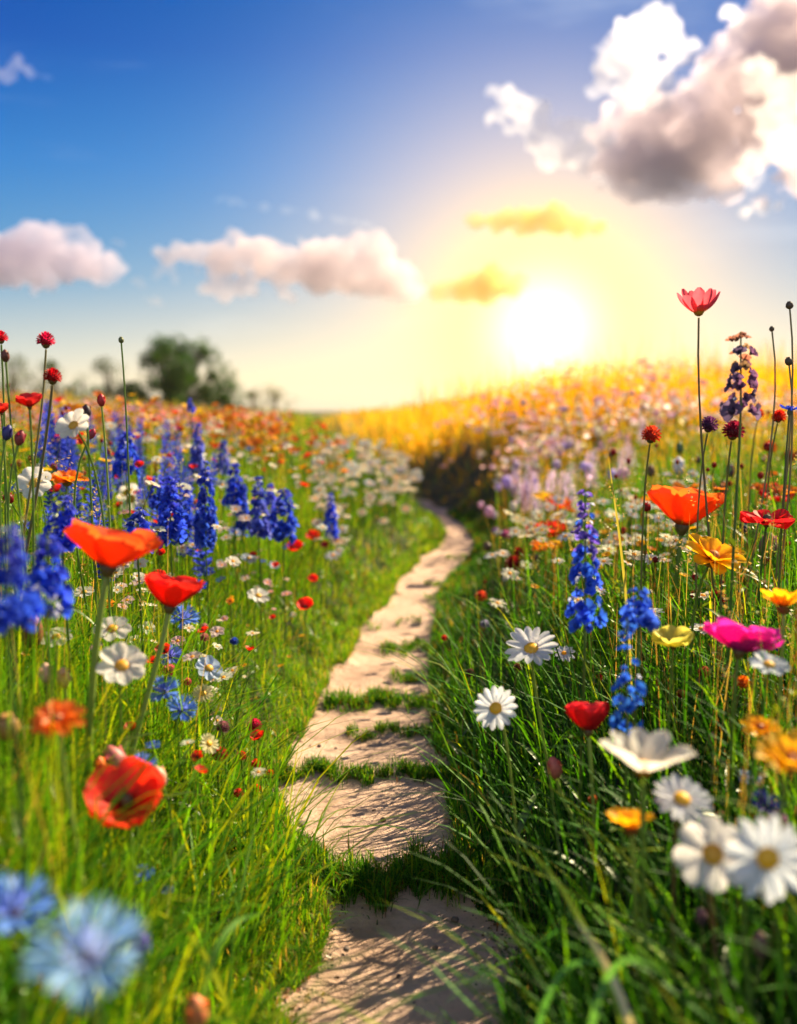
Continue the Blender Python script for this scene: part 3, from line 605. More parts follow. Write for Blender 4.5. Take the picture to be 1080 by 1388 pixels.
def low_flower(kind, S, c, rnd, hs=.16, nm='flower'):
    """one small flower as a single mesh: stem, petals, centre; head at local z=0"""
    b_ = Bag(); v, q, cc = tube([Vector((rnd.uniform(-.02, .02), rnd.uniform(-.02, .02), -hs)), Vector((0, 0, -hs*.4)), Vector((0, 0, -S*.1))], .0012, .0010, 4, tuple(x*.8 for x in SG)); b_.add(v, q, c=cc)
    r = S/2
    if kind == 'ball':
        v, q, cc = lathe(ballprof(r, r*1.1, 0, 5), 8, tuple(x*.6 for x in c), c, .12, rnd); b_.add(v, q, c=cc)
        for k in range(14):
            v, q, cc = petal(r*.5, r*.5, 'round', .8, -.3, .3, 0, 1.6, 3, 3, base=c, tip=tuple(min(1, x*1.2) for x in c), rnd=rnd); b_.add(v, q, c=cc, M=Matrix.Rotation(k*2.4, 4, 'Z')@Matrix.Rotation(-rnd.uniform(0, 1.3), 4, 'Y'))
        return b_.mesh(nm, M_PETAL)
    n, el, W, sh = {'daisy': (11, .15, .42, 'strap'), 'cosmos': (7, .2, .8, 'round'), 'poppy': (5, .75, 1.3, 'round'), 'calendula': (10, .45, .6, 'round'), 'cornflower': (9, .45, .55, 'fan')}[kind]
    for k in range(n):
        v, q, cc = petal(r, r*W, sh, el+rnd.uniform(-.15, .15), -.3, .3, .04, .12, 4, 3, base=tuple(x*.8 for x in c), tip=c, rnd=rnd, teeth=kind == 'cornflower'); b_.add(v, q, c=cc, M=Matrix.Rotation(6.283*k/n+rnd.uniform(-.15, .15), 4, 'Z'))
    cz = {'daisy': YC, 'cosmos': YC, 'poppy': (.03, .02, .01), 'calendula': (.45, .1, .01), 'cornflower': (.15, .03, .35)}[kind]
    v, q, cc = lathe([(r*.26, 0), (r*.22, r*.14), (.0001, r*.18)], 8, cz); b_.add(v, q, c=cc)
    v, q, cc = lathe([(r*.05, -r*.25), (r*.24, -r*.05), (r*.2, r*.02)], 8, (.10, .13, .03)); b_.add(v, q, c=cc)
    return b_.mesh(nm, M_PETAL)
# ------------------------------------------------------------ the flowers nearest the lens, left bank
fl, sp = flower, spike
U_ = (0, -.15, 1)
fl('poppy', 147, 768, 108, .085, 'big orange poppy on a thick pale stem above the white blossoms', (.90, .13, .008), (.22, .12, 1), (-.045, .03), SGL, .0042, .72)
fl('poppy', 230, 822, 68, .060, 'scarlet poppy opened like a bowl just beside the big orange one', (.80, .018, .006), (.15, .15, 1), (-.07, -.03), SGL, .0036, .9)
fl('poppy', 172, 1090, 90, .065, 'blurred scarlet poppy facing out with a black eye low over the grass', (.88, .035, .006), (.1, -.62, 1), (-.01, .05), SG, .003, .55)
fl('cornflower', 118, 1300, 150, .058, 'large out of focus pale blue cornflower at the bottom corner', (.34, .62, .98), (.1, -.5, 1), (0, .02), SG, .002)
fl('cornflower', 18, 1238, 108, .052, 'out of focus blue cornflower cut off by the edge low down', (.16, .36, .92), (.1, -.4, 1), (-.02, .02))
fl('bud', 190, 1281, 30, .013, 'round dark violet bud beside the large blurred cornflower', (.06, .03, .32), U_)
fl('bud', 265, 1372, 36, .014, 'blurred orange flower bud at the very bottom', (.70, .20, .06), U_)
fl('bud', 41, 852, 36, .019, 'fat brown and orange poppy bud below the bluebonnets', (.22, .05, .01), (-.1, 0, 1), (0, .02), SGL, .003)
fl('seedhead', 10, 986, 34, .018, 'blurred tan seed head at the edge under the brown bud', (.45, .22, .06), U_, stem=SGL)
fl('calendula', 78, 976, 72, .044, 'blurred deep orange daisy flower low beside the pink tulip bud', (.90, .20, .01), (.1, -.5, 1), (.02, .03), SGL, .002, .2)
fl('bud', 156, 1032, 34, .020, 'dusty pink closed bloom above the scarlet poppy with black eye', (.55, .12, .13), (-.4, -.1, 1), (.01, .03))
fl('bud', 135, 1036, 16, .009, 'small orange bud touching the dusty pink closed bloom', (.85, .18, .01), U_)
fl('bud', 215, 1052, 22, .013, 'blurred beige pink bud between cornflower and scarlet poppy', (.60, .35, .22), (-.4, 0, 1))
fl('bud', 62, 912, 20, .013, 'cream pink round bud in a pair under the blurred white blossom', (.75, .45, .30), U_, stem=SGL)
fl('bud', 86, 918, 20, .013, 'darker of two round cream pink buds beneath the blurred white blossom', (.70, .32, .20), U_, stem=SGL)
fl('cosmos', 46, 655, 50, .050, 'white cosmos with open face beside the orange ruffled flower', W_, (.1, -1, .45), (.01, .03), op=.25)
fl('cosmos', 100, 577, 52, .050, 'ragged white cosmos below the dark red pompoms', W_, (-.25, -1, .7), (.03, .03), op=.3)
fl('cosmos', 178, 676, 42, .044, 'white cosmos hanging open above the bluebonnet beside the path side meadow', W_, (.1, -1, .1), (.0, .03))
fl('cosmos', 165, 903, 70, .056, 'bright blurred white blossom with orange heart under the big orange poppy', W_, (.3, -.8, .9), (.0, .03), op=.3)
fl('cosmos', 152, 853, 54, .050, 'white blossom with brown heart straight below the big orange poppy', W_, (.1, -.6, 1), (.0, .03), op=.1)
fl('cosmos', 76, 864, 46, .044, 'blurred white blossom close behind the brown poppy bud', W_, (0, -.5, 1), (.0, .03))
fl('cosmos', 114, 803, 30, .032, 'small white blossom right under the petals of the big orange poppy', W_, (0, -.5, 1))
fl('calendula', 91, 651, 58, .052, 'ruffled bright orange flower lying flat beside the white cosmos', (.92, .26, .008), (.15, -.2, 1), (0, .02), op=.30)
fl('cornflower', 223, 938, 44, .040, 'light blue cornflower in a pair, the higher bloom over the cream daisies', LBL, (-.2, -.7, 1), (.01, .02))
fl('cornflower', 246, 962, 40, .038, 'light blue cornflower in a pair, the lower bloom', LBL, (.4, -.7, .7), (.01, .02))
fl('cornflower', 231, 890, 34, .036, 'lilac blue cornflower above the pair of light blue ones', (.12, .18, .80), (.3, -.6, .8), (-.01, .02))
fl('cornflower', 248, 839, 40, .040, 'pale blue cornflower under the bowl shaped scarlet poppy', LBL, (.35, -.5, .8), (-.02, .02))
fl('cornflower', 192, 1040, 42, .036, 'periwinkle cornflower just above the scarlet poppy with black eye', (.12, .20, .85), (0, -.5, 1))
fl('cornflower', 207, 1012, 20, .018, 'tiny vivid blue cornflower bloom above the periwinkle one', (.04, .14, .85), (0, -.3, 1))
fl('cornflower', 195, 1188, 30, .024, 'small sky blue cornflower alone in blurred grass', (.08, .18, .85), (0, -.3, 1))
fl('cornflower', 228, 1208, 18, .015, 'tiny dull blue bloom near the small sky blue cornflower', (.15, .22, .6), (0, -.3, 1))
fl('cosmos', 283, 906, 42, .040, 'icy blue white cosmos beside the thick tufts of bright grass', (.50, .62, .88), (.5, -.6, .7), (-.02, .02))
fl('daisy', 283, 1008, 32, .030, 'cream daisy leaning down toward the small red blooms', CRM, (.7, -.6, .6), (-.01, .02))
fl('daisy', 275, 940, 30, .030, 'cream yellow daisy with golden eye on an upright pale stem', CRM, (.2, -.8, .8), (-.01, .02), SGL)
fl('cosmos', 350, 808, 34, .040, 'white cosmos lying open on the bright grassy slope', W_, (.3, -.5, 1))
fl('cosmos', 337, 757, 24, .032, 'small bluish white cosmos higher on the grassy slope', (.70, .76, .90), (.3, -.5, 1))
fl('cosmos', 319, 722, 20, .028, 'small ice blue bloom at the foot of the lupine row', (.45, .55, .90), (.3, -.5, 1))
fl('cosmos', 371, 766, 18, .026, 'half blue half white little bloom on the slope near red ones', (.55, .62, .85), (.3, -.5, 1))
fl('pompom', 62, 466, 25, .026, 'crimson pompom bloom standing highest against the sky', (.62, .01, .07), (.05, -.1, 1), (-.09, .02), (.22, .20, .07))
fl('pompom', 71, 515, 25, .026, 'dark red pompom bloom just under the highest crimson one', (.50, .006, .012), (.1, -.1, 1), (-.09, .01), (.14, .12, .05), .0022)
fl('pompom', 1, 461, 20, .022, 'red pompom bloom cut by the edge against the sky', (.70, .008, .03), U_, (-.02, .02))
fl('bud', 7, 482, 12, .012, 'dark round bud on a bent stem against the sky', (.16, .02, .01), U_, (.02, .02))
fl('poppy', 40, 551, 30, .030, 'little deep red poppy under the dark red pompom', (.60, .01, .01), U_, (-.02, .02), op=.8)
fl('bud', 137, 542, 12, .013, 'small red bud on a hair thin stem beside the white cosmos', (.60, .01, .02), U_, stem=SGL)
fl('bud', 117, 557, 13, .013, 'near black bud held over the ragged white cosmos', (.05, .01, .02), U_)
fl('bud', 10, 586, 15, .015, 'dark indigo bud low at the meadow edge', (.03, .02, .20), (.3, 0, 1))
fl('bud', 27, 593, 15, .015, 'dark crimson bud beside the dark indigo bud', (.32, .01, .03), (.3, 0, 1))
fl('bud', 107, 619, 11, .012, 'tiny slate blue bud under the ragged white cosmos', (.07, .08, .15), (.3, 0, 1))
fl('bud', 124, 588, 11, .012, 'tiny wine red bud on a side twig under the ragged white cosmos', (.40, .01, .05), (.6, 0, 1))
fl('poppy', 2, 560, 22, .024, 'scarlet poppy cut by the edge under the red pompom', (.85, .03, .01), U_)
fl('seedhead', 164, 461, 8, .010, 'thin green seed head rising against the sky before the bushes', (.16, .17, .06), U_, (0, .02), SG)
fl('poppy', 224, 634, 27, .036, 'golden yellow poppy with dark heart among the bluebonnets', (.92, .55, .01), (0, -1, .5))
fl('calendula', 145, 820, 20, .022, 'little orange bloom tucked by the stem of the big orange poppy', (.92, .34, .02), (0, -.6, 1))
fl('cosmos', 115, 692, 24, .030, 'pale yellow blossom between bluebonnets behind the big orange poppy', (.80, .70, .25), (.2, -.6, 1))
fl('calendula', 312, 816, 13, .018, 'tiny golden orange bloom on the slope above the red one', (.92, .40, .02), (0, -.8, 1))
for px, py, w_, S, lab, col in [
    (424, 730, 16, .026, 'bright red poppy highest on the slope by the white drift', RD), (400, 745, 19, .028, 'wide red poppy beside the highest red one on the slope', RD), (424, 787, 12, .019, 'small red poppy alone midway down the slope', RD),
    (414, 824, 20, .028, 'round scarlet poppy lowest on the slope above the path', (.88, .03, .01)), (215, 786, 18, .018, 'flat red button bloom between the two large poppies', RD),
    (440, 741, 10, .018, 'little dark red bloom at the end of the red poppy trio', DR)]:
    fl('poppy', px, py, w_, S, lab, col, (0, -.6, 1))
for px, py, w_, S, lab, col in [
    (345, 986, 20, .022, 'crimson thistle like bloom on the low grass above the path', (.60, .02, .08)), (302, 988, 18, .018, 'purple brown button bloom beside the crimson thistle like one', (.30, .10, .14)),
    (298, 1026, 22, .022, 'russet ruffled bloom below the cream daisy', (.50, .06, .02)), (327, 1026, 14, .015, 'small cherry red bloom between russet and scarlet ones', (.75, .01, .02)), (347, 1037, 14, .015, 'small scarlet bloom closest to the path in the low red cluster', (.80, .05, .01)),
    (323, 1077, 14, .014, 'dull red bloom low over bare twigs', (.55, .04, .02)), (348, 1070, 12, .013, 'bright vermilion bloom over bare twigs near the path', (.85, .09, .01)), (366, 1049, 10, .012, 'tiny red dot of a bloom at the edge of the path', (.75, .03, .01)),
    (180, 994, 15, .014, 'small orange button bloom beside the periwinkle cornflower', (.90, .22, .01)), (277, 866, 13, .015, 'small pinkish bloom above the icy blue cosmos', (.55, .16, .20)), (277, 852, 12, .014, 'small mauve bloom topmost of the pinkish pair', (.5, .2, .25)),
    (230, 911, 18, .019, 'small rose bloom under the lilac blue cornflower', (.65, .10, .16)), (254, 926, 12, .013, 'tiny star shaped pink bloom near the cornflower pair', (.75, .10, .18)), (365, 1203, 15, .015, 'lone red orange bloom in shaggy grass beside the path bend', (.88, .14, .02)),
    (68, 1208, 17, .013, 'blurred amber dot of a bloom in deep grass', (.80, .25, .02)), (226, 1240, 13, .011, 'blurred rust dot of a bloom in deep grass', (.70, .18, .02)), (317, 871, 12, .014, 'deep blue button bloom high on a straight stem', (.03, .08, .55)),
    (139, 894, 12, .013, 'blurred deep blue button bloom near the bright white blossom', (.02, .05, .5)), (45, 938, 13, .013, 'blurred blue button bloom behind the pink buds', (.03, .08, .6))]:
    fl('pompom', px, py, w_, S, lab, col, (.1, -.4, 1), leaves=1)
for i, (px, py, w_, S, lab) in enumerate([(28, 663, 24, .028, 'royal blue cornflower at the foot of the white cosmos'), (135, 692, 22, .026, 'royal blue cornflower between two bluebonnet spikes'), (250, 750, 22, .028, 'royal blue cornflower below the densest bluebonnets'),
    (268, 796, 25, .028, 'dark blue cornflower over the bowl shaped scarlet poppy'), (32, 716, 24, .024, 'dark blue cornflower above the blurred bluebonnets'), (155, 738, 14, .017, 'small violet cornflower above the big orange poppy'),
    (138, 632, 16, .020, 'little blue cornflower above the ruffled orange flower')]):
    fl('cornflower', px, py, w_, S, lab, (.03, .07, .62), (.1, -.5, 1), leaves=1)
BB = 'blue lupine spikes on the left bank'
for a in [(172, 583, 640, 32, 1.9, 'lone royal blue lupine spike above the meadow haze'), (12, 712, 850, 62, .78, 'blurred blue lupine spike cut by the edge'), (64, 722, 832, 62, .95, 'dense blurred royal blue lupine beside the big orange poppy'),
          (86, 668, 745, 46, 1.2, 'dark blue lupine rising behind the blurred dense one'), (231, 648, 730, 36, 1.6, 'stout royal blue lupine beside the golden yellow poppy'), (212, 645, 688, 26, 1.75, 'short blue lupine leaning on the stout royal blue one'),
          (278, 625, 738, 30, 1.75, 'tall slender blue lupine with pale bells in the middle of the row'), (268, 572, 640, 20, 2.3, 'tallest faint violet lupine rising out of the row'), (318, 628, 685, 25, 2.1, 'blue lupine standing behind the slender tall one'),
          (350, 645, 725, 28, 2.0, 'violet blue lupine next to the orange drift'), (385, 662, 728, 36, 2.1, 'broad blue lupine closing the row toward the white drift'), (448, 668, 728, 18, 2.6, 'slim grey blue lupine standing alone in the white drift'),
          (188, 688, 742, 40, 1.4, 'low dark blue lupine beneath the hanging white cosmos'), (303, 596, 640, 18, 2.6, 'hazy lilac lupine behind the row'), (330, 655, 715, 18, 2.1, 'thin blue lupine squeezed between two broader spikes'), (366, 655, 722, 22, 2.15, 'blue lupine tucked beside the violet blue one'),
          (254, 655, 712, 22, 1.9, 'blue lupine half hidden behind the stout royal blue one'), (257, 540, 558, 10, 2.9, 'faint tiny indigo lupine tip far across the meadow')]:
    c_ = (.02, .075, .68) if 'violet' not in a[5] and 'lilac' not in a[5] else (.09, .12, .62)
    sp(a[0], a[1], a[2], a[3]*1.22, *a[4:], c=c_, ctop=(.04, .06, .55), nf=40 if a[3] > 24 else 30, group=BB, white=.10)
# ------------------------------------------------------------ right bank
fl('daisy', 720, 880, 74, .064, 'white daisy with domed orange eye nearest the shady edge of the path', (.84, .86, .88), (-.25, -.75, 1.1), (.05, .04), SGL, .002, .35)
fl('daisy', 672, 960, 64, .058, 'white daisy turned to the path, lower of the two by the shady edge', (.80, .86, .92), (-.35, -1, .55), (.03, .04), SGL, .0018, .2)
fl('anemone', 872, 1044, 128, .080, 'large creamy white cosmos seen from the side with raised petals', (.90, .86, .74), (0, .02, 1), (.02, .03), SG, .0028, .60)
fl('daisy', 924, 1084, 84, .056, 'white daisy with dark red eye behind the large creamy cosmos', (.82, .84, .90), (.05, -.55, 1), (.01, .03), (.18, .12, .05), .0018, .15)
fl('cosmos', 966, 1158, 104, .062, 'blurred white cosmos with orange eye overlapping another white daisy', (.86, .86, .84), (-.3, -1, .7), (.03, .02), SBR, .002, .1)
fl('daisy', 1040, 1163, 116, .062, 'blurred pale daisy facing out with round golden eye', (.74, .82, .90), (0, -1, .25), (.02, .03), SG, .002, .1)
fl('calendula', 855, 1122, 66, .044, 'golden orange marigold in side view under the creamy cosmos', (.98, .50, .008), (-.05, .1, 1), (.02, .03), SGL, .0024, .7)
fl('calendula', 1072, 1035, 92, .054, 'large golden marigold half cut off by the edge', (.98, .55, .008), (0, -.3, 1), (.02, .03), SG, .0024, .55)
fl('calendula', 1030, 988, 54, .040, 'blurred amber flower above the large golden marigold', (.98, .52, .008), (0, -.35, 1), op=.3)
fl('calendula', 1062, 822, 62, .048, 'yellow orange flower with rusty base beside the magenta bloom', (.98, .52, .008), (0, .2, 1), (.01, .03), SGL, .0022, .75)
fl('poppy', 797, 990, 48, .042, 'small ruby poppy in side view under the blue larkspur', (.62, .008, .02), (0, .3, 1), (.02, .02), SGL, .0022, 1.1)
fl('bud', 751, 1040, 22, .017, 'coral bud on a long slanting stem over the dark grass', (.62, .14, .10), (-.25, -.1, 1), (.11, -.03), SGL, .0026, leaves=0)
fl('poppy', 1002, 882, 84, .066, 'magenta pink bloom with ruffled open petals', MG, (.2, .12, 1), (.01, .03), SG, .0024, .6)
fl('cosmos', 1042, 902, 58, .042, 'blurred pale lilac flower under the magenta bloom', (.66, .72, .80), (0, -.35, 1), op=.2)
fl('cup', 912, 875, 46, .042, 'lemon yellow cup shaped bloom among dark grass', (.74, .68, .10), (-.1, -.1, 1), (0, .02), op=.6)
fl('cosmos', 951, 853, 34, .034, 'starry white blossom beside the lemon yellow bloom', W_, (0, -.2, 1))
fl('poppy', 925, 712, 90, .078, 'large glowing orange poppy lit from behind above the grass', (.92, .17, .008), (.12, .1, 1), (.0, .03), SG, .0040, .80)
fl('calendula', 965, 757, 86, .066, 'ruffled yellow orange flower beneath the large glowing poppy', (.98, .52, .008), (.3, -.5, 1), (-.01, .03), SG, .002, .4)
fl('calendula', 990, 750, 42, .038, 'small yellow bloom at the tip of the ruffled yellow orange one', (.94, .52, .01), (.3, -.5, 1), op=.3)
fl('calendula', 872, 685, 34, .044, 'soft orange flower behind the large glowing poppy', (.92, .34, .01), (-.2, -.3, 1), op=.6)
fl('calendula', 945, 677, 26, .034, 'orange blossom with red heart rising above the large glowing poppy', (.92, .32, .01), (0, -.6, 1), op=.5)
fl('poppy', 1039, 708, 60, .052, 'flat spread scarlet poppy beside a dark blue bud', (.72, .01, .015), (0, -.12, 1), (0, .02), SGD, .002, .15)
fl('poppy', 1050, 678, 40, .038, 'dark red poppy directly over the flat spread scarlet one', (.55, .01, .015), (0, -.4, 1), (0, .02), op=.6)
fl('bud', 1011, 711, 17, .017, 'dark blue bud touching the flat spread scarlet poppy', (.03, .03, .18), (-.2, 0, 1), sr=.0026)
fl('bud', 1041, 739, 26, .025, 'stout mauve brown bud under the flat spread scarlet poppy', (.25, .11, .09), U_, sr=.0022)
for px, py, w_, S, lab, col in [
    (882, 594, 27, .032, 'round red zinnia with brown cup over the orange hill', (.70, .06, .02)), (993, 589, 30, .034, 'burgundy bloom beside the withered lupine stalk', (.34, .015, .05)),
    (1042, 610, 20, .024, 'glossy red round bloom in a cluster near the edge', (.55, .006, .012)), (1038, 625, 14, .018, 'small dark red bloom under the glossy round one', (.32, .006, .02)), (1068, 623, 20, .024, 'blackish red bloom at the edge of the dark cluster', (.22, .006, .015)),
    (972, 815, 24, .026, 'dark crimson ball bloom in the grass under the yellow orange flower', (.28, .006, .015)), (1028, 563, 14, .022, 'vague red bloom behind the blue cornflower', (.65, .04, .02)), (1055, 568, 20, .026, 'bright blurred red bloom under the blue cornflower', (.80, .03, .01)),
    (944, 808, 15, .017, 'little wine red bloom next to the dark crimson ball', (.35, .01, .02)), (695, 768, 24, .028, 'maroon round bloom beside the shady edge of the path', (.30, .012, .012)), (703, 751, 15, .020, 'little red bloom over the maroon round one', (.55, .01, .02)),
    (652, 811, 17, .020, 'orange red bloom on a tilted stem nearest the path', (.70, .08, .03)), (602, 866, 9, .012, 'tiny red bloom in the turf at the path edge', (.65, .04, .02)), (923, 943, 14, .015, 'tiny red bloom in deep grass under the lemon yellow one', (.50, .02, .015)),
    (1006, 928, 20, .019, 'small orange bloom under the magenta flower', (.88, .20, .01)), (812, 919, 9, .011, 'pinpoint red bloom between two blue spikes', (.5, .01, .02)), (954, 914, 18, .019, 'dull russet bloom lost in shade under the lemon yellow one', (.32, .07, .04)),
    (889, 924, 8, .009, 'pinpoint orange bloom in the dark grass', (.8, .2, .02)), (702, 906, 13, .014, 'faded brown bloom behind the higher daisy', (.25, .09, .04)), (803, 1086, 14, .013, 'small rust bloom beside the golden orange marigold', (.6, .14, .03)),
    (960, 580, 25, .030, 'blurred plum bloom with flat top over the hill', (.18, .05, .16)), (657, 848, 13, .015, 'dusky lilac bloom under the orange red one near the path', (.35, .33, .5)), (637, 914, 13, .014, 'dark shrivelled bloom in the grass by the path', (.14, .06, .05)),
    (685, 727, 14, .022, 'violet pink bloom in a trio over the path side', (.5, .10, .3)), (672, 722, 11, .018, 'pale violet bloom first of the trio over the path side', (.35, .2, .5)), (694, 722, 11, .018, 'rose bloom last of the trio over the path side', (.62, .12, .2))]:
    fl('pompom', px, py, w_, S, lab, col, (.05, -.35, 1), stem=(.16, .16, .05), leaves=2)
for px, py, w_, S, lab, col, ln in [
    (981, 660, 13, .014, 'small black red bud over the poppies', (.12, .01, .02), 0), (882, 638, 12, .014, 'small brown bud under the round red zinnia', (.16, .07, .03), 0), (946, 623, 8, .010, 'tiny dark bud on a leaning wiry stem', (.06, .02, .02), .03),
    (990, 637, 13, .015, 'plum dark bud beside the tall withered stalk', (.10, .03, .06), 0), (921, 607, 11, .013, 'round green bud between red zinnia and white bud', (.08, .16, .04), .03), (920, 631, 17, .019, 'fluffy white bud under the round green one', (.80, .76, .74), 0),
    (977, 1105, 12, .010, 'small coral brown bud above the blurred cosmos', (.50, .16, .08), 0), (966, 1000, 12, .011, 'narrow brown bud upright in the dark grass', (.30, .14, .05), 0), (1055, 1118, 30, .020, 'mauve round bud pressed over the blurred pale daisy', (.26, .10, .20), 0),
    (1030, 1280, 26, .016, 'blurred brown bud bending low in the corner', (.20, .10, .08), -.05), (950, 1242, 18, .012, 'blurred dark bud under the blurred cosmos', (.12, .05, .07), 0), (696, 688, 10, .013, 'cream ball bud on a tall thin stem by the path side', (.80, .72, .50), .04), (722, 703, 11, .014, 'creamy ball bud beside the orange and red mound', (.80, .70, .40), .02)]:
    fl('bud', px, py, w_, S, lab, col, (-.1, 0, 1), (ln, .02), (.20, .20, .06), leaves=0)
for px, py, w_, S, lab, ln in [(1070, 414, 10, .012, 'topmost dark seed head against the pale sky at the edge', -.01), (1046, 446, 7, .009, 'tiny dark seed head beside the topmost one', -.04), (1069, 490, 11, .013, 'dark seed head lower at the edge over the hill', -.01),
    (660, 741, 12, .016, 'tan seed head on a grey bent stem beside the path', .02), (728, 756, 9, .012, 'small dark seed head before the red mound', 0), (826, 617, 7, .011, 'brown seed tip of the tall yellow stalk', .06)]:
    fl('seedhead', px, py, w_, S, lab, (.12, .07, .04), (-.2, 0, 1), (ln, .01), (.22, .19, .08), leaves=0)
fl('cornflower', 1070, 556, 27, .032, 'cobalt cornflower in side view high at the edge', (.02, .06, .60), (0, -.05, 1), stem=(.08, .12, .04))
fl('cornflower', 1047, 876, 26, .028, 'navy cornflower beside the magenta bloom', (.02, .035, .30), (0, -.3, 1))
fl('cornflower', 1040, 1093, 44, .030, 'dark navy blurred cornflower above the pale daisy', (.015, .02, .25), (0, -.4, 1))
fl('cornflower', 1016, 1058, 32, .024, 'grey lilac blurred cornflower over the navy one', (.30, .38, .62), (0, -.4, 1))
fl('anemone', 947, 424, 58, .062, 'tall coral pink cosmos alone against the bright sky', (.86, .12, .16), (-.05, -.06, 1), (.065, .03), (.16, .13, .05), .0017, .95, leaves=0)
for px, py, w_, S, lab, col, k in [(736, 676, 26, .034, 'yellow petalled marigold at the top of the red mound', (.94, .56, .01), 'calendula'), (757, 687, 38, .046, 'vermilion marigold next to the yellow one on the red mound', (.88, .10, .01), 'calendula'),
    (748, 722, 44, .050, 'broad flat scarlet bloom in the middle of the red mound', (.80, .03, .008), 'calendula'), (722, 721, 18, .024, 'crimson petal cup beside the broad flat scarlet bloom', (.62, .01, .01), 'cup'), (732, 744, 30, .036, 'orange marigold under the broad flat scarlet bloom', (.92, .30, .01), 'calendula'),
    (752, 742, 24, .030, 'amber marigold lowest of the red mound', (.92, .46, .01), 'calendula'), (757, 700, 20, .028, 'white blossom squeezed into the red mound', W_, 'cosmos'), (775, 692, 20, .026, 'small vermilion bloom between red mound and blue spike', (.85, .12, .01), 'calendula')]:
    fl(k, px, py, w_, S, lab, col, (0, -.45, 1), leaves=1)
sp(793, 662, 848, 60, 1.22, 'tall larkspur spike, violet at the tip and cobalt below', c=(.02, .11, .78), ctop=(.16, .10, .62), nf=96, sparse=True, name='larkspur')
sp(866, 795, 850, 64, 1.12, 'short loose cobalt larkspur leaning over its neighbour', c=(.03, .12, .72), nf=26, sparse=True, name='larkspur')
sp(850, 838, 992, 56, 1.05, 'loose bright blue larkspur reaching down to the creamy cosmos', c=(.02, .16, .78), nf=40, sparse=True, name='larkspur')
sp(1004, 450, 556, 58, 1.30, 'withered brown and purple lupine stalk standing over the hill', c=(.16, .07, .17), ctop=(.30, .12, .07), nf=56, sparse=True, name='lupine')
bpy.context.view_layer.update()
print('LOW', WARN)
# ------------------------------------------------------------ smaller flowers: copies, each an object of its own
def variants(kind, S, col, n, nm, hs=.16, seed=0):
    r = random.Random(seed); return [low_flower(kind, S*r.uniform(.85, 1.15), tuple(min(.95, x*r.uniform(.85, 1.15)) for x in col), r, hs, nm) for _ in range(n)]
def scatter(nm, meshes, pts, label, cat, group, tilt=.45, face=-.35, s0=.75, s1=1.2, r=None):
    r = r or random.Random(len(nm)*31+len(pts)); first = None
    for p in pts:
        me = meshes[r.randrange(len(meshes))]
        if first is None: o = bpy.data.objects.new(nm, me); first = o; tag(o, label, cat, group)
        else: o = first.copy(); o.data = me
        COL.objects.link(o); o.location = p; k = r.uniform(s0, s1); o.scale = (k, k, k)
        ax = Vector((r.gauss(0, tilt*.5), face+r.gauss(0, tilt*.5), 1)); o.rotation_euler = orient(Vector(p), ax, r.uniform(0, 6.28)).to_euler()
def area(n, y0, y1, d0, d1, side, h0, h1, seed, cl=None, pxr=None):
    """n points at y0..y1, d0..d1 beyond the path edge on one side, raised h0..h1; cl clusters them; pxr keeps a band of the view"""
    r = random.Random(seed); out = []; cs = [(r.uniform(y0, y1), r.uniform(d0, d1)) for _ in range(cl or 0)]; it = 0
    while len(out) < n and it < n*60:
        it += 1
        if cs and r.random() < .75: c0 = cs[r.randrange(len(cs))]; y = c0[0]+r.gauss(0, .07*y0+.1); d = c0[1]+r.gauss(0, .09*(d1-d0)+.06)
        else: y = r.uniform(y0, y1); d = r.uniform(d0, d1)
        if d < d0*.6 or y < y0*.8: continue
        x = float(pc(y)+side*(pw(y)+d)); px = CX+x/y*F
        if pxr and not pxr[0] < px < pxr[1]: continue
        if not -60 < px < 1140: continue
        out.append((x, y, float(T(x, y))+r.uniform(h0, h1)))
    return out
WD = variants('daisy', .030, W_, 5, 'white_daisy', .2, 1); CD_ = variants('daisy', .030, (.95, .88, .60), 4, 'cream_daisy', .2, 2)
YF = variants('calendula', .028, YL, 4, 'yellow_marigold', .2, 3); OF = variants('calendula', .032, (.92, .28, .01), 4, 'orange_marigold', .2, 4)
RP = variants('poppy', .034, RD, 4, 'red_poppy', .2, 5); PF = variants('cosmos', .034, (.92, .58, .60), 4, 'pink_cosmos', .2, 6)
MF = variants('ball', .024, (.62, .44, .74), 4, 'mauve_scabious', .2, 7); DB = variants('ball', .014, DR, 4, 'dark_red_bud', .2, 8)
BC = variants('cornflower', .028, BL, 4, 'blue_cornflower', .2, 9); WC = variants('cosmos', .036, W_, 4, 'white_cosmos', .2, 10)
scatter('white_daisy', WD, area(135, 2.3, 5.4, .07, .6, -1, .20, .36, 21, 20, (425, 568)), 'small white daisy in the glowing white drift on the left bank by the path bend', 'daisy', 'white drift on the bank before the path bend', s0=1.0, s1=1.9, face=-.6)
scatter('cream_daisy', CD_, area(120, 2.4, 5.2, .08, .6, -1, .20, .36, 22, 14, (425, 568)), 'small cream yellow daisy mixed into the white drift on the left bank', 'daisy', 'cream daisies in the white drift', s0=1.0, s1=1.9, face=-.6)
scatter('yellow_marigold', YF, area(34, 3.2, 5.4, .35, 1.1, -1, .24, .38, 23, 5, (310, 480)), 'yellow marigold in the orange and yellow drift above the white daisies', 'marigold', 'yellow marigolds above the white drift', s0=1, s1=1.8, face=-.7)
scatter('orange_marigold', OF, area(42, 3.2, 5.6, .4, 1.3, -1, .24, .40, 24, 6, (290, 480)), 'orange marigold in the drift between the lupine row and white daisies', 'marigold', 'orange marigolds above the white drift', s0=1, s1=1.9, face=-.7)
scatter('red_poppy', RP, area(16, 3.2, 5.4, .4, 1.2, -1, .24, .38, 25, 4, (290, 480)), 'small red poppy among the orange marigolds above the white drift', 'poppy', 'red poppies in the orange drift')
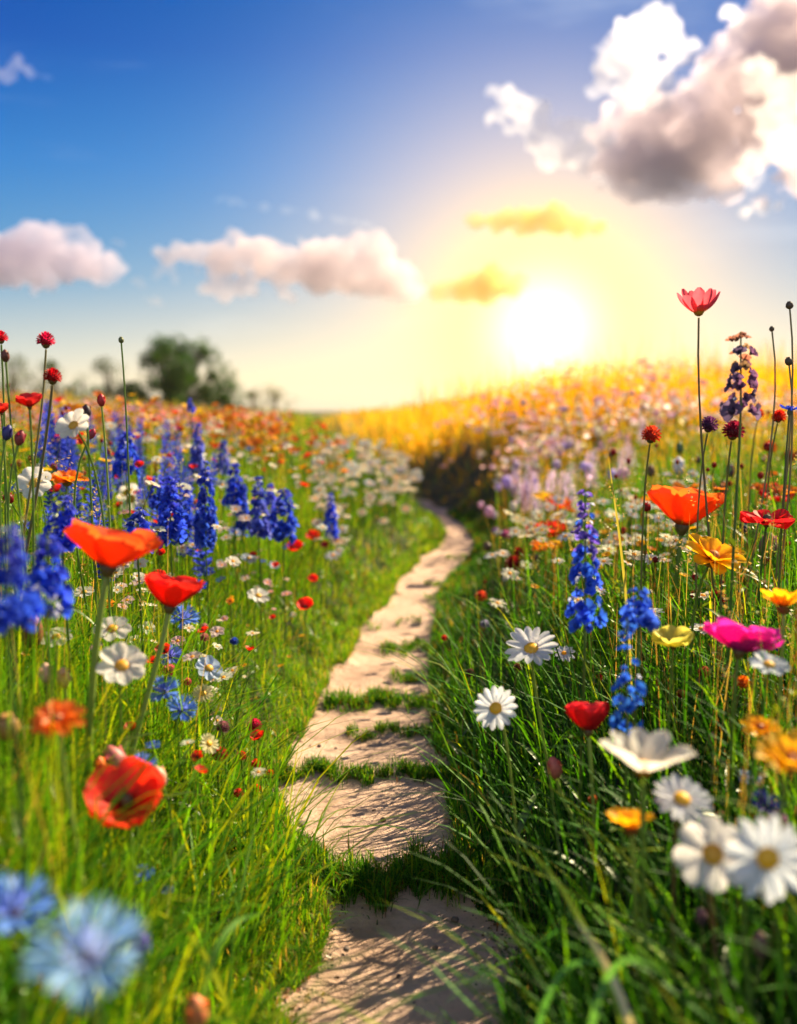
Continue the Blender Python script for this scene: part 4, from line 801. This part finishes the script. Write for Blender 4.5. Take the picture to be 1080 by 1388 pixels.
scatter('white_daisy', WD, area(120, 1.55, 2.9, .16, .75, 1, .21, .29, 26, 12, (668, 960)), 'small white daisy in the flat white patch behind the tall larkspur', 'daisy', 'white patch behind the tall larkspur', s0=.9, s1=1.6, face=-.35)
scatter('yellow_marigold', YF, area(22, 1.5, 2.7, .2, .8, 1, .21, .28, 27, 5, (700, 980)), 'small yellow bloom in the white patch behind the tall larkspur', 'marigold', 'yellow blooms in the white patch', s0=.6, s1=1.0)
scatter('red_poppy', RP, area(56, 4.5, 11, .9, 5, -1, .22, .38, 28, 12), 'red poppy far out in the blurred meadow on the left', 'poppy', 'far red poppies left of the path', s0=1.0, s1=1.8)
scatter('orange_marigold', OF, area(90, 2.8, 11, .7, 5, -1, .24, .40, 29, 14), 'orange marigold far out in the blurred meadow on the left', 'marigold', 'far orange marigolds left of the path', s0=1.0, s1=1.8)
scatter('yellow_marigold', YF, area(70, 2.2, 8, .6, 4, -1, .24, .38, 30, 12), 'yellow marigold far out in the blurred meadow on the left', 'marigold', 'far yellow marigolds left of the path', s0=.9, s1=1.6)
scatter('pink_cosmos', PF, area(60, 3.5, 11, .9, 5, -1, .18, .34, 31, 10), 'pale pink cosmos far out in the blurred meadow on the left', 'flower', 'far pink cosmos left of the path', s0=.9, s1=1.6)
scatter('white_cosmos', WC, area(46, 1.9, 5, .6, 2.4, -1, .20, .34, 32, 10), 'small white cosmos between the lupines and the far meadow', 'flower', 'white cosmos behind the lupines', s0=.7, s1=1.2)
scatter('pink_cosmos', PF, area(120, 4.6, 7.6, .08, 1.7, 1, .22, .44, 33, 12), 'pale pink cosmos on the mound where the path bends away', 'flower', 'pink cosmos on the mound', s0=1.2, s1=2.3)
scatter('mauve_scabious', MF, area(46, 3.8, 7.0, .1, 1.6, 1, .16, .34, 34, 9, (560, 860)), 'mauve scabious on the mound where the path bends away', 'flower', 'mauve scabious on the mound', s0=1.1, s1=2.1)
scatter('cream_daisy', CD_, area(110, 4.4, 9.5, .1, 2.4, 1, .28, .44, 35, 14), 'cream daisy on the sunlit mound right of the path', 'daisy', 'cream daisies on the mound', s0=1.2, s1=2.2)
scatter('orange_marigold', OF, area(80, 2.6, 10, .8, 4, 1, .20, .40, 36, 12), 'orange marigold on the golden hillside under the sun', 'marigold', 'orange marigolds on the golden hillside', s0=.7, s1=1.3)
scatter('yellow_marigold', YF, area(56, 2.6, 11, .8, 4.5, 1, .20, .40, 37, 12), 'yellow marigold on the golden hillside under the sun', 'marigold', 'yellow marigolds on the golden hillside', s0=.7, s1=1.3)
scatter('dark_red_bud', DB, area(46, 1.5, 3.2, .3, 1.2, 1, .18, .42, 38, 8, (830, 1090)), 'small dark red bud in the wiry tangle by the scarlet poppies', 'flower bud', 'dark buds in the wiry tangle', s0=.6, s1=1.3)
scatter('dark_red_bud', DB, area(24, 1.2, 2.6, .5, 1.4, -1, .2, .42, 39, 6, (-20, 220)), 'small dark red bud in the tall growth beside the dark pompoms', 'flower bud', 'dark buds by the pompoms', s0=.6, s1=1.1)
scatter('blue_cornflower', BC, area(26, 1.4, 4.0, .4, 1.6, -1, .16, .30, 40, 6), 'little blue cornflower under the row of lupines', 'cornflower', 'blue cornflowers under the lupines', s0=.6, s1=1.1)
scatter('white_daisy', WD, area(34, 1.3, 3.2, .05, .5, -1, .12, .22, 41, 7), 'tiny white daisy low on the bright grassy slope beside the path', 'daisy', 'tiny daisies on the grassy slope', s0=.35, s1=.75)
scatter('yellow_marigold', YF, area(22, 1.2, 5, .02, .5, -1, .10, .20, 42, 6), 'tiny orange yellow bloom low in the turf left of the path', 'marigold', 'tiny orange blooms in the turf', s0=.3, s1=.6)
scatter('dark_red_bud', DB, area(26, 1.3, 3.6, .02, .6, 1, .03, .16, 43, 6), 'tiny dark red bloom low in the shady grass right of the path', 'flower', 'tiny dark blooms in shady grass', s0=.4, s1=.8)
LS = [low_spike(.16, .034, (.04, .07, .55), random.Random(k)) for k in range(4)]; LM = [low_spike(.18, .05, (.70, .55, .80), random.Random(k+9)) for k in range(4)]
scatter('lupine', LS, area(9, 2.4, 5, .6, 2.6, -1, .12, .26, 44, 5), 'small hazy blue lupine deep behind the main row', 'lupine', 'hazy lupines behind the row', tilt=.15, face=0)
scatter('lupine', LM, area(26, 4.4, 7.0, .15, 1.6, 1, .08, .16, 45, 6, (690, 870)), 'soft mauve lupine on the mound right of the path', 'lupine', 'mauve lupines on the mound', tilt=.2, face=0, s0=.6, s1=1.0)
scatter('yellow_marigold', YF, area(26, 1.5, 3.2, .7, 2.0, -1, .18, .34, 50, 7, (-10, 330)), 'yellow marigold among the tall growth near the white cosmos flowers', 'marigold', 'yellow marigolds by the white cosmos', s0=.8, s1=1.3)
scatter('orange_marigold', OF, area(22, 1.5, 3.2, .7, 2.0, -1, .18, .34, 51, 7, (-10, 330)), 'orange marigold among the tall growth near the white cosmos flowers', 'marigold', 'orange marigolds by the white cosmos', s0=.7, s1=1.2)
scatter('white_cosmos', WC, area(80, 1.5, 3.6, .12, 1.1, -1, .22, .36, 54, 16, (170, 520)), 'small white cosmos on the grassy bank below the lupine row', 'flower', 'white cosmos below the lupine row', s0=.5, s1=1.0)
scatter('blue_cornflower', BC, area(44, 1.2, 3.0, .12, .8, -1, .18, .30, 55, 10, (60, 480)), 'small blue cornflower on the grassy bank below the lupine row', 'cornflower', 'blue cornflowers below the lupine row', s0=.5, s1=1.0)
scatter('lupine', LS, area(52, 1.7, 3.0, .3, 1.2, -1, .16, .26, 56, 10, (60, 470)), 'short blue lupine spike filling the row on the left bank', 'lupine', 'short lupines filling the row', tilt=.15, face=0, s0=.5, s1=.95)
scatter('yellow_marigold', YF, area(60, 1.9, 4.2, .35, 1.5, -1, .24, .38, 57, 8, (120, 480)), 'yellow marigold above the blue lupine row', 'marigold', 'yellow marigolds above the lupine row', s0=.7, s1=1.3)
scatter('white_cosmos', WC, area(34, 1.1, 2.2, .06, .45, -1, .17, .27, 61, 9, (150, 470)), 'small white cosmos in the plain green slope right above the path', 'flower', 'white cosmos on the green slope', s0=.4, s1=.9)
scatter('pink_cosmos', PF, area(22, 1.1, 2.4, .06, .5, -1, .17, .27, 62, 7, (120, 470)), 'small pale pink cosmos in the plain green slope right above the path', 'flower', 'pink cosmos on the green slope', s0=.35, s1=.75)
scatter('red_poppy', RP, area(20, 1.1, 2.4, .05, .5, -1, .16, .26, 63, 6, (150, 470)), 'tiny red poppy in the plain green slope right above the path', 'poppy', 'tiny poppies on the green slope', s0=.35, s1=.7)
scatter('cream_daisy', CD_, area(34, 1.2, 2.6, .05, .5, -1, .17, .27, 64, 8, (200, 520)), 'cream daisy in the plain green slope right above the path', 'daisy', 'cream daisies on the green slope', s0=.45, s1=.9)
scatter('orange_marigold', OF, area(40, 2.0, 4.2, .4, 1.5, -1, .24, .38, 59, 8, (120, 480)), 'orange marigold right behind the blue lupine row', 'marigold', 'orange marigolds behind the lupine row', s0=.7, s1=1.3)
scatter('red_poppy', RP, area(44, 1.6, 3.8, .15, 1.2, -1, .22, .36, 58, 8, (60, 480)), 'small red poppy around the blue lupine row', 'poppy', 'red poppies around the lupine row', s0=.5, s1=1.0)
scatter('pink_cosmos', PF, area(24, 1.7, 3.6, .7, 2.0, -1, .18, .34, 52, 6, (-10, 400)), 'pale pink cosmos between and behind the blue lupines', 'flower', 'pink cosmos by the lupines', s0=.6, s1=1.0)
scatter('orange_marigold', OF, area(18, 1.3, 2.6, .3, 1.0, 1, .2, .34, 53, 6, (830, 1090)), 'orange bloom in the wiry growth around the glowing orange poppy', 'marigold', 'orange blooms around the glowing poppy', s0=.6, s1=1.1)
# the flower masses beyond, past counting
def mass(name, pts, sizes, cols, kind='disc'):
    n = len(pts); r = rng; k = 6
    a = np.arange(k)/k*2*np.pi; tv = [(0, 0, 0)]
    for q in a: tv += [(np.cos(q-.42)*.8, np.sin(q-.42)*.8, .22), (np.cos(q)*1.05, np.sin(q)*1.05, .30), (np.cos(q+.42)*.8, np.sin(q+.42)*.8, .22)]
    tv = np.array(tv); tf = np.array([(0, 1+3*i, 2+3*i, 3+3*i) for i in range(k)])
    th = r.uniform(0, 6.28, n); tx_ = r.normal(.35, .35, n); ty = r.normal(0, .35, n)
    c1, s1 = np.cos(th), np.sin(th); V = np.repeat(tv[None], n, 0)
    x, y, z = V[..., 0], V[..., 1], V[..., 2]
    x, y = x*c1[:, None]-y*s1[:, None], x*s1[:, None]+y*c1[:, None]
    c2, s2 = np.cos(tx_)[:, None], np.sin(tx_)[:, None]; y, z = y*c2-z*s2, y*s2+z*c2
    c3, s3 = np.cos(ty)[:, None], np.sin(ty)[:, None]; x, z = x*c3-z*s3, x*s3+z*c3
    V = np.stack([x, y, z], -1)*sizes[:, None, None]+np.asarray(pts)[:, None]
    return tag(build(name, V.reshape(-1, 3), (np.arange(n)[:, None, None]*len(tv)+tf[None]).reshape(-1, 4), M_PETAL, cols=np.repeat(cols, len(tv), 0)), kind='stuff')
def massarea(n, y0, y1, side, d0, d1, h0, h1, p=.6):
    u = rng.random(n*3); y = y0*(y1/y0)**u; x = rng.uniform(-1, 1, n*3)*(y*.46+.6); d, dx = dpath(x, y)
    k = (np.sign(dx) == side) & (d > d0) & (d < d1) & (rng.random(n*3) < .55+.9*vnoise(x, y, 2.5, int(n)))
    x, y = x[k][:n], y[k][:n]; return np.stack([x, y, T(x, y)+rng.uniform(h0, h1, len(x))], 1), y
P, y = massarea(6500, 3.6, 22, -1, .9, 12, .16, .36); mass('distant_wildflowers', P, .010+.0013*y*rng.uniform(.6, 1.4, len(y)), pal(len(y), [OR_, RD, (.80, .35, .38), YL, (.75, .45, .55), W_, (.40, .20, .40)], [.22, .12, .26, .12, .14, .04, .08]))
P, y = massarea(3000, 6.0, 24, 1, .9, 14, .20, .42); mass('distant_wildflowers', P, .009+.0010*y*rng.uniform(.6, 1.4, len(y)), pal(len(y), [(.92, .34, .01), YL, (.92, .5, .1), (.8, .4, .4), W_], [.40, .38, .14, .05, .03]))
P, y = massarea(1700, 4.8, 8.0, 1, .10, 2.0, .24, .40); mass('distant_wildflowers', P, .013+.0010*y*rng.uniform(.6, 1.4, len(y)), pal(len(y), [(.85, .50, .50), (.60, .40, .62), CRM, W_, YL], [.34, .16, .24, .16, .10]))
# slender stalks, fine seeding grasses
def stalks(n, y0, y1, side, d0, d1, h0, h1, cols, wts, wd, name, pw_=1.0):
    u = rng.random(n*3); y = y0*(y1/y0)**u; x = rng.uniform(-1, 1, n*3)*(y*.46+.3); d, dx = dpath(x, y)
    k = (np.sign(dx) == side) & (d > d0) & (d < d1); x, y = x[k][:n], y[k][:n]; n = len(x); c1 = pal(n, cols, wts)
    blades(x, y, T(x, y), rng.uniform(h0, h1, n), wd*rng.uniform(.6, 1.2, n)*np.maximum(1, y/2.5), rng.uniform(0, 6.28, n), np.abs(rng.normal(.08, .12, n)), c1*.8, c1, name)
stalks(2600, .7, 6, -1, .18, 4, .22, .40, [G_MD, G_LT, G_YL, G_DRY], [.2, .4, .25, .15], .0016, 'slender_grass')
stalks(2400, .8, 6, 1, .2, 4, .22, .42, [G_MD, G_LT, G_DRY, G_BR], [.3, .25, .3, .15], .0015, 'slender_grass')
stalks(7000, 6.5, 16, 1, .6, 10, .28, .50, [G_GOLD_GLOW, G_YL, (.8, .5, .04), G_DRY], [.5, .15, .25, .1], .0030, 'golden_grass')
stalks(1800, 8, 15, 1, .8, 9, .40, .85, [G_GOLD_GLOW, G_DRY, G_BR, G_YL], [.45, .2, .2, .15], .0022, 'slender_grass')
stalks(600, 8, 18, -1, .8, 9, .3, .5, [G_DRY, G_BR, G_PK], [.3, .3, .4], .0022, 'slender_grass')
def ears(n, y0, y1, side, d0, d1, h0, h1, name):
    x, y = sample(n*3, y0, y1, .9, .2); d, dx = dpath(x, y); k = (np.sign(dx) == side) & (d > d0) & (d < d1); x, y = x[k][:n], y[k][:n]
    X, Y, Z, C = [], [], [], []
    for a, b_ in zip(x, y):
        h = random.uniform(h0, h1); z0 = float(T(a, b_)); col = random.choice([G_DRY, G_YL, (.5, .36, .16)]); lx = random.gauss(0, .04)
        for k in range(16): t = k/16; X.append(a+lx*t+random.gauss(0, .0015)); Y.append(b_+random.gauss(0, .0015)); Z.append(z0+h+.05*t); C.append(col)
    leaflets(np.array(X), np.array(Y), np.array(Z), np.full(len(X), .007)*np.maximum(1, np.array(Y)/3), np.array(C), name)
ears(260, .9, 5, 1, .2, 3, .2, .4, 'seeding_grass'); ears(220, .9, 5, -1, .25, 3, .2, .36, 'seeding_grass')
# feathery herb foliage filling the banks
x, y = sample(150000, .7, 6, .9, .4); d, dx = dpath(x, y); k = (d > .06) & (rng.random(len(x)) < np.where(dx < 0, .9, .55)*(.6+.7*vnoise(x, y, 4, 78))); x, y, d, dx = x[k], y[k], d[k], dx[k]; n = len(x)
c1 = np.where((dx < 0)[:, None], pal(n, [G_LT, G_YL, G_MD, G_DK], [.45, .18, .28, .09]), pal(n, [G_DK, G_MD, G_LT, G_YL], [.35, .38, .2, .07]))
leaflets(x, y, T(x, y)+(.03+.24*ss(d, .04, .6))*rng.random(n)**.8, rng.uniform(.006, .015, n)*np.maximum(1, y/3), c1, 'ground_cover')

# ------------------------------------------------------------ bushes on the far rise
M_CROWN = leafy('bush leaves', .45, (1.3, 1.3, .3), .03, .5, 3, .3); m_, b = new_mat('bark'); pr = b.n('ShaderNodeBsdfPrincipled'); pr.inputs['Roughness'].default_value = .9
b.put(pr.inputs['Base Color'], b.ramp(b.noise(None, 12, 4), [(.3, (.05, .035, .02)), (.7, (.13, .09, .05))])); o = b.n('ShaderNodeOutputMaterial'); b.nt.links.new(pr.outputs[0], o.inputs[0]); M_BARK = m_
def bush(px0, px1, ptop, D, label, seed, col=(.024, .085, .006), lumps=22, nl=5200, spiky=1.):
    r = np.random.default_rng(seed); k = D/F; cx_ = (px0+px1)/2; X = (cx_-CX)*k; wd = (px1-px0)*k; ztop = float(unproj(cx_, ptop, D).z); z0 = float(T(X, D))-.05
    H = (ztop-z0)*(1.12 if spiky > 1 else 1.05); root = root_at('bush', (X, D, z0), label, 'bush', None)
    bg = Bag(); v, q, c_ = tube([(0, 0, 0), (.03, 0, H*.35), (0, .02, H*.75)], .10*H/2.5, .03, 7, (.1, .07, .04)); bg.add(v, q, c=c_)
    cen = []
    for i in range(lumps):
        a = r.uniform(0, 6.28); t = r.uniform(.0, 1)**1.35; rad = wd*.52*(1-.80*max(0, t-.35))*r.uniform(.02, 1)**.55; c0 = np.array([math.cos(a)*rad, math.sin(a)*rad, H*t*.86]); s_ = H*r.uniform(.06, .15)*(1 if spiky > 1 else 1.7); cen.append((c0, s_))
        v, q, c_ = tube([(0, 0, H*.15*r.random()), tuple(c0*.55+np.array([0, 0, H*.05])), tuple(c0)], .035*H/2.5, .01, 5, (.1, .07, .04)); bg.add(v, q, c=c_)
    child('trunk', bg.mesh('trunk', M_BARK), root); L = []; C = []
    for c0, s_ in cen:
        nn = nl//lumps; g = r.normal(0, 1, (nn, 3)); g /= np.linalg.norm(g, axis=1)[:, None]; g *= (s_*r.random((nn, 1))**.45)*np.array([1.1, 1.1, .9*spiky]); L.append(c0+g); C.append(np.array(col)*r.uniform(.7, 1.4)*(1+r.normal(0, .2, (nn, 1)))*np.array([r.uniform(.8, 1.6), 1, .9]))
    L = np.concatenate(L); C = np.clip(np.concatenate(C), .005, .5); o = leaflets(L[:, 0], L[:, 1], L[:, 2], np.full(len(L), .085*H/2.5)*r.uniform(.7, 1.4, len(L)), C, 'crown', None, M_CROWN); o.parent = root
bush(168, 322, 466, 30, 'largest dark green bush against the sunset on the far rise', 1, lumps=80, nl=30000, spiky=1.5)
bush(128, 175, 486, 30, 'small round bush just beside the largest one', 2, (.035, .07, .016), 16, 3500)
bush(-20, 60, 480, 32, 'bush line end cut by the edge behind the pompoms', 3, (.05, .08, .02), 24, 5000)
bush(58, 100, 486, 33, 'low bush behind the dark red pompoms', 4, (.05, .085, .02), 16, 3500)
bush(322, 366, 518, 36, 'small pale bush farther out, first of two by the glow', 5, (.09, .11, .03), 12, 2200)
bush(350, 398, 522, 35, 'small rounded bush closest to the glow of the sun', 6, (.09, .12, .03), 12, 2400)
bush(285, 335, 512, 31, 'low scrubby bush at the foot of the largest one', 7, lumps=26, nl=5000)
bush(92, 140, 508, 31, 'low scrubby bush joining the small round one', 8, lumps=26, nl=5000)
# withered shrubby herb on the right crest
# ------------------------------------------------------------ stones, litter, twigs on the path
m_, b = new_mat('stone'); pr = b.n('ShaderNodeBsdfPrincipled'); pr.inputs['Roughness'].default_value = .85; at = b.n('ShaderNodeTexCoord').outputs['Object']
b.put(pr.inputs['Base Color'], b.ramp(b.noise(at, 200, 3), [(.3, (.05, .035, .03)), (.7, (.22, .16, .12))])); o = b.n('ShaderNodeOutputMaterial'); b.nt.links.new(pr.outputs[0], o.inputs[0]); M_STONE = m_
def stonemesh(seed):
    r = random.Random(seed); v, f = ICO2; v = v*np.array([1, r.uniform(.7, 1), r.uniform(.45, .7)]); v = v*(1+.14*np.sin(v[:, :1]*3+seed)+.1*np.sin(v[:, 1:2]*5+seed*2)); return build('pebble', v, f, M_STONE, smooth=False, link=False)
SM = [stonemesh(k) for k in range(5)]
def ongr(px, py): x, y = pathpt(px, py); return x, y
for i, (px, py, s_, lab) in enumerate([(407, 1126, .0085, 'dark flat pebble near the left rim of the widest dirt slab'), (519, 1117, .0065, 'small black pebble in the middle of the widest dirt slab'), (386, 1103, .006, 'reddish pebble by crumbs at the rim of the widest slab'), (433, 1018, .005, 'small pebble high on the rim of the upper slab'),
        (507, 1103, .0035, 'pinhead pebble just above the black one'), (617, 1252, .006, 'brown pebble by the grassy rim of the lowest slab'), (540, 1325, .004, 'speck of stone alone on the shaded lowest slab'), (590, 1290, .0045, 'small grey pebble on the lowest slab'), (470, 1290, .005, 'beige pebble on the sunlit rim of the lowest slab'), (455, 1020, .003, 'grain sized pebble beside the upper slab pebble')]):
    x, y = ongr(px, py); o = bpy.data.objects.new('pebble', SM[i % 5]); COL.objects.link(o); tag(o, lab, 'pebble', 'pebbles on the path'); o.location = (x, y, float(PZf(x, y))+s_*.3); o.scale = (s_,)*3; o.rotation_euler = (0, 0, i*1.7)
n = 2600; y = np.exp(rng.uniform(np.log(.9), np.log(5), n)); sd_ = np.sign(rng.random(n)-.5); x = pc(y)+sd_*(pw(y)-rng.exponential(.022, n)+.01); z = PZf(x, y)
V = ICO1[0][None]*(rng.uniform(.0006, .0026, (n, 1, 1))*np.array([1, 1, .6]))+np.stack([x, y, z], 1)[:, None]
tag(build('gravel', V.reshape(-1, 3), (np.arange(n)[:, None, None]*len(ICO1[0])+ICO1[1][None]).reshape(-1, 3), M_STONE), kind='stuff')
n = 2600; y = np.exp(rng.uniform(np.log(.95), np.log(3.5), n)); sd_ = np.where(rng.random(n) < .65, -1, 1); x = pc(y)+sd_*(pw(y)+rng.normal(.01, .022, n))
leaflets(x, y, np.maximum(T(x, y), PZf(x, y))+.002, rng.uniform(.003, .011, n), pal(n, [(.22, .11, .05), (.12, .06, .03), (.40, .24, .10), (.45, .10, .03)], [.4, .3, .2, .1]), 'leaf_litter')
# a few long single blades that stand out
def longblade(p0, p1, d0, d1, bow, wd, col, label):
    a = unproj(*p0, d0); b_ = unproj(*p1, d1); o_ = (a+b_)/2+Vector((bow[0], 0, bow[1])); g_ = Vector((a.x+.01, a.y+.01, min(a.z, float(T(a.x, a.y)))-.004)); pts = [g_*(1-t)**3+a*3*t*(1-t)**2+o_*3*t*t*(1-t)+b_*t**3 for t in np.linspace(0, 1, 14)]
    V = []; base = g_
    for k, p in enumerate(pts):
        t = k/13; w_ = wd*(.5+.5*min(1, t*3))*(1-t**3*.95)*.5; tt = (pts[min(k+1, 13)]-pts[max(k-1, 0)]).normalized(); s_ = tt.cross(Vector((0, -1, .35))).normalized(); V += [p-base-s_*w_, p-base+Vector((0, -.15*w_, -.3*w_)), p-base+s_*w_]
    q = [(3*k+j, 3*k+j+1, 3*k+j+4, 3*k+j+3) for k in range(13) for j in range(2)]
    o = build('grass_blade', np.array([v[:] for v in V]), np.array(q), M_GRASS, cols=np.array([col]*len(V)), smooth=True); o.location = base; tag(o, label, 'grass blade')
longblade((738, 1312), (629, 1188), 1.15, 1.12, (-.005, .004), .0055, (.34, .42, .04), 'long straight yellow green blade pointing at the turf ridge')
longblade((880, 1345), (705, 1150), .80, .95, (-.03, .06), .006, (.20, .34, .04), 'bright arching blade beside the slanting bud stem')
longblade((905, 1360), (780, 1245), .70, .78, (-.02, .01), .006, (.70, .66, .50), 'pale dried blade lying across the dark corner grass')
longblade((780, 1386), (905, 1325), .75, .72, (-.02, .07), .007, (.10, .30, .10), 'bluish arching blade at the bottom edge')
longblade((700, 1360), (845, 1335), .80, .80, (-.01, .07), .006, (.08, .28, .08), 'low dark arching blade near the bottom edge')
longblade((330, 1322), (205, 1235), .85, .95, (0, .02), .006, (.30, .42, .04), 'blurred yellow blade leaning away from the path')
longblade((250, 1320), (360, 1240), .80, .90, (-.01, .03), .007, (.16, .36, .05), 'broad green blade reaching over the litter at the path rim')
longblade((668, 1080), (612, 1040), 1.6, 1.55, (-.01, .01), .004, (.55, .42, .18), 'dry curled blade over the rim of the path in shade')
longblade((858, 800), (824, 614), 1.5, 1.5, (-.01, .02), .0045, (.42, .40, .10), 'thick yellow seeding stalk standing by the white patch')
# ------------------------------------------------------------ the air: warm thin haze
m_, b = new_mat('haze air'); v_ = b.n('ShaderNodeVolumePrincipled'); v_.inputs['Color'].default_value = (1, .86, .62, 1); v_.inputs['Density'].default_value = .0004; v_.inputs['Anisotropy'].default_value = .5
o = b.n('ShaderNodeOutputMaterial'); b.nt.links.new(v_.outputs[0], o.inputs['Volume'])
x0, x1, y0, y1, z0, z1 = -300, 300, -105, 400, -4, 4.5
hv = [(x0, y0, z0), (x1, y0, z0), (x1, y1, z0), (x0, y1, z0), (x0, y0, z1), (x1, y0, z1), (x1, y1, z1), (x0, y1, z1)]
HAZE = True
if HAZE: tag(build('haze', hv, [(0, 3, 2, 1), (4, 5, 6, 7), (0, 1, 5, 4), (1, 2, 6, 5), (2, 3, 7, 6), (3, 0, 4, 7)], m_), kind='stuff')
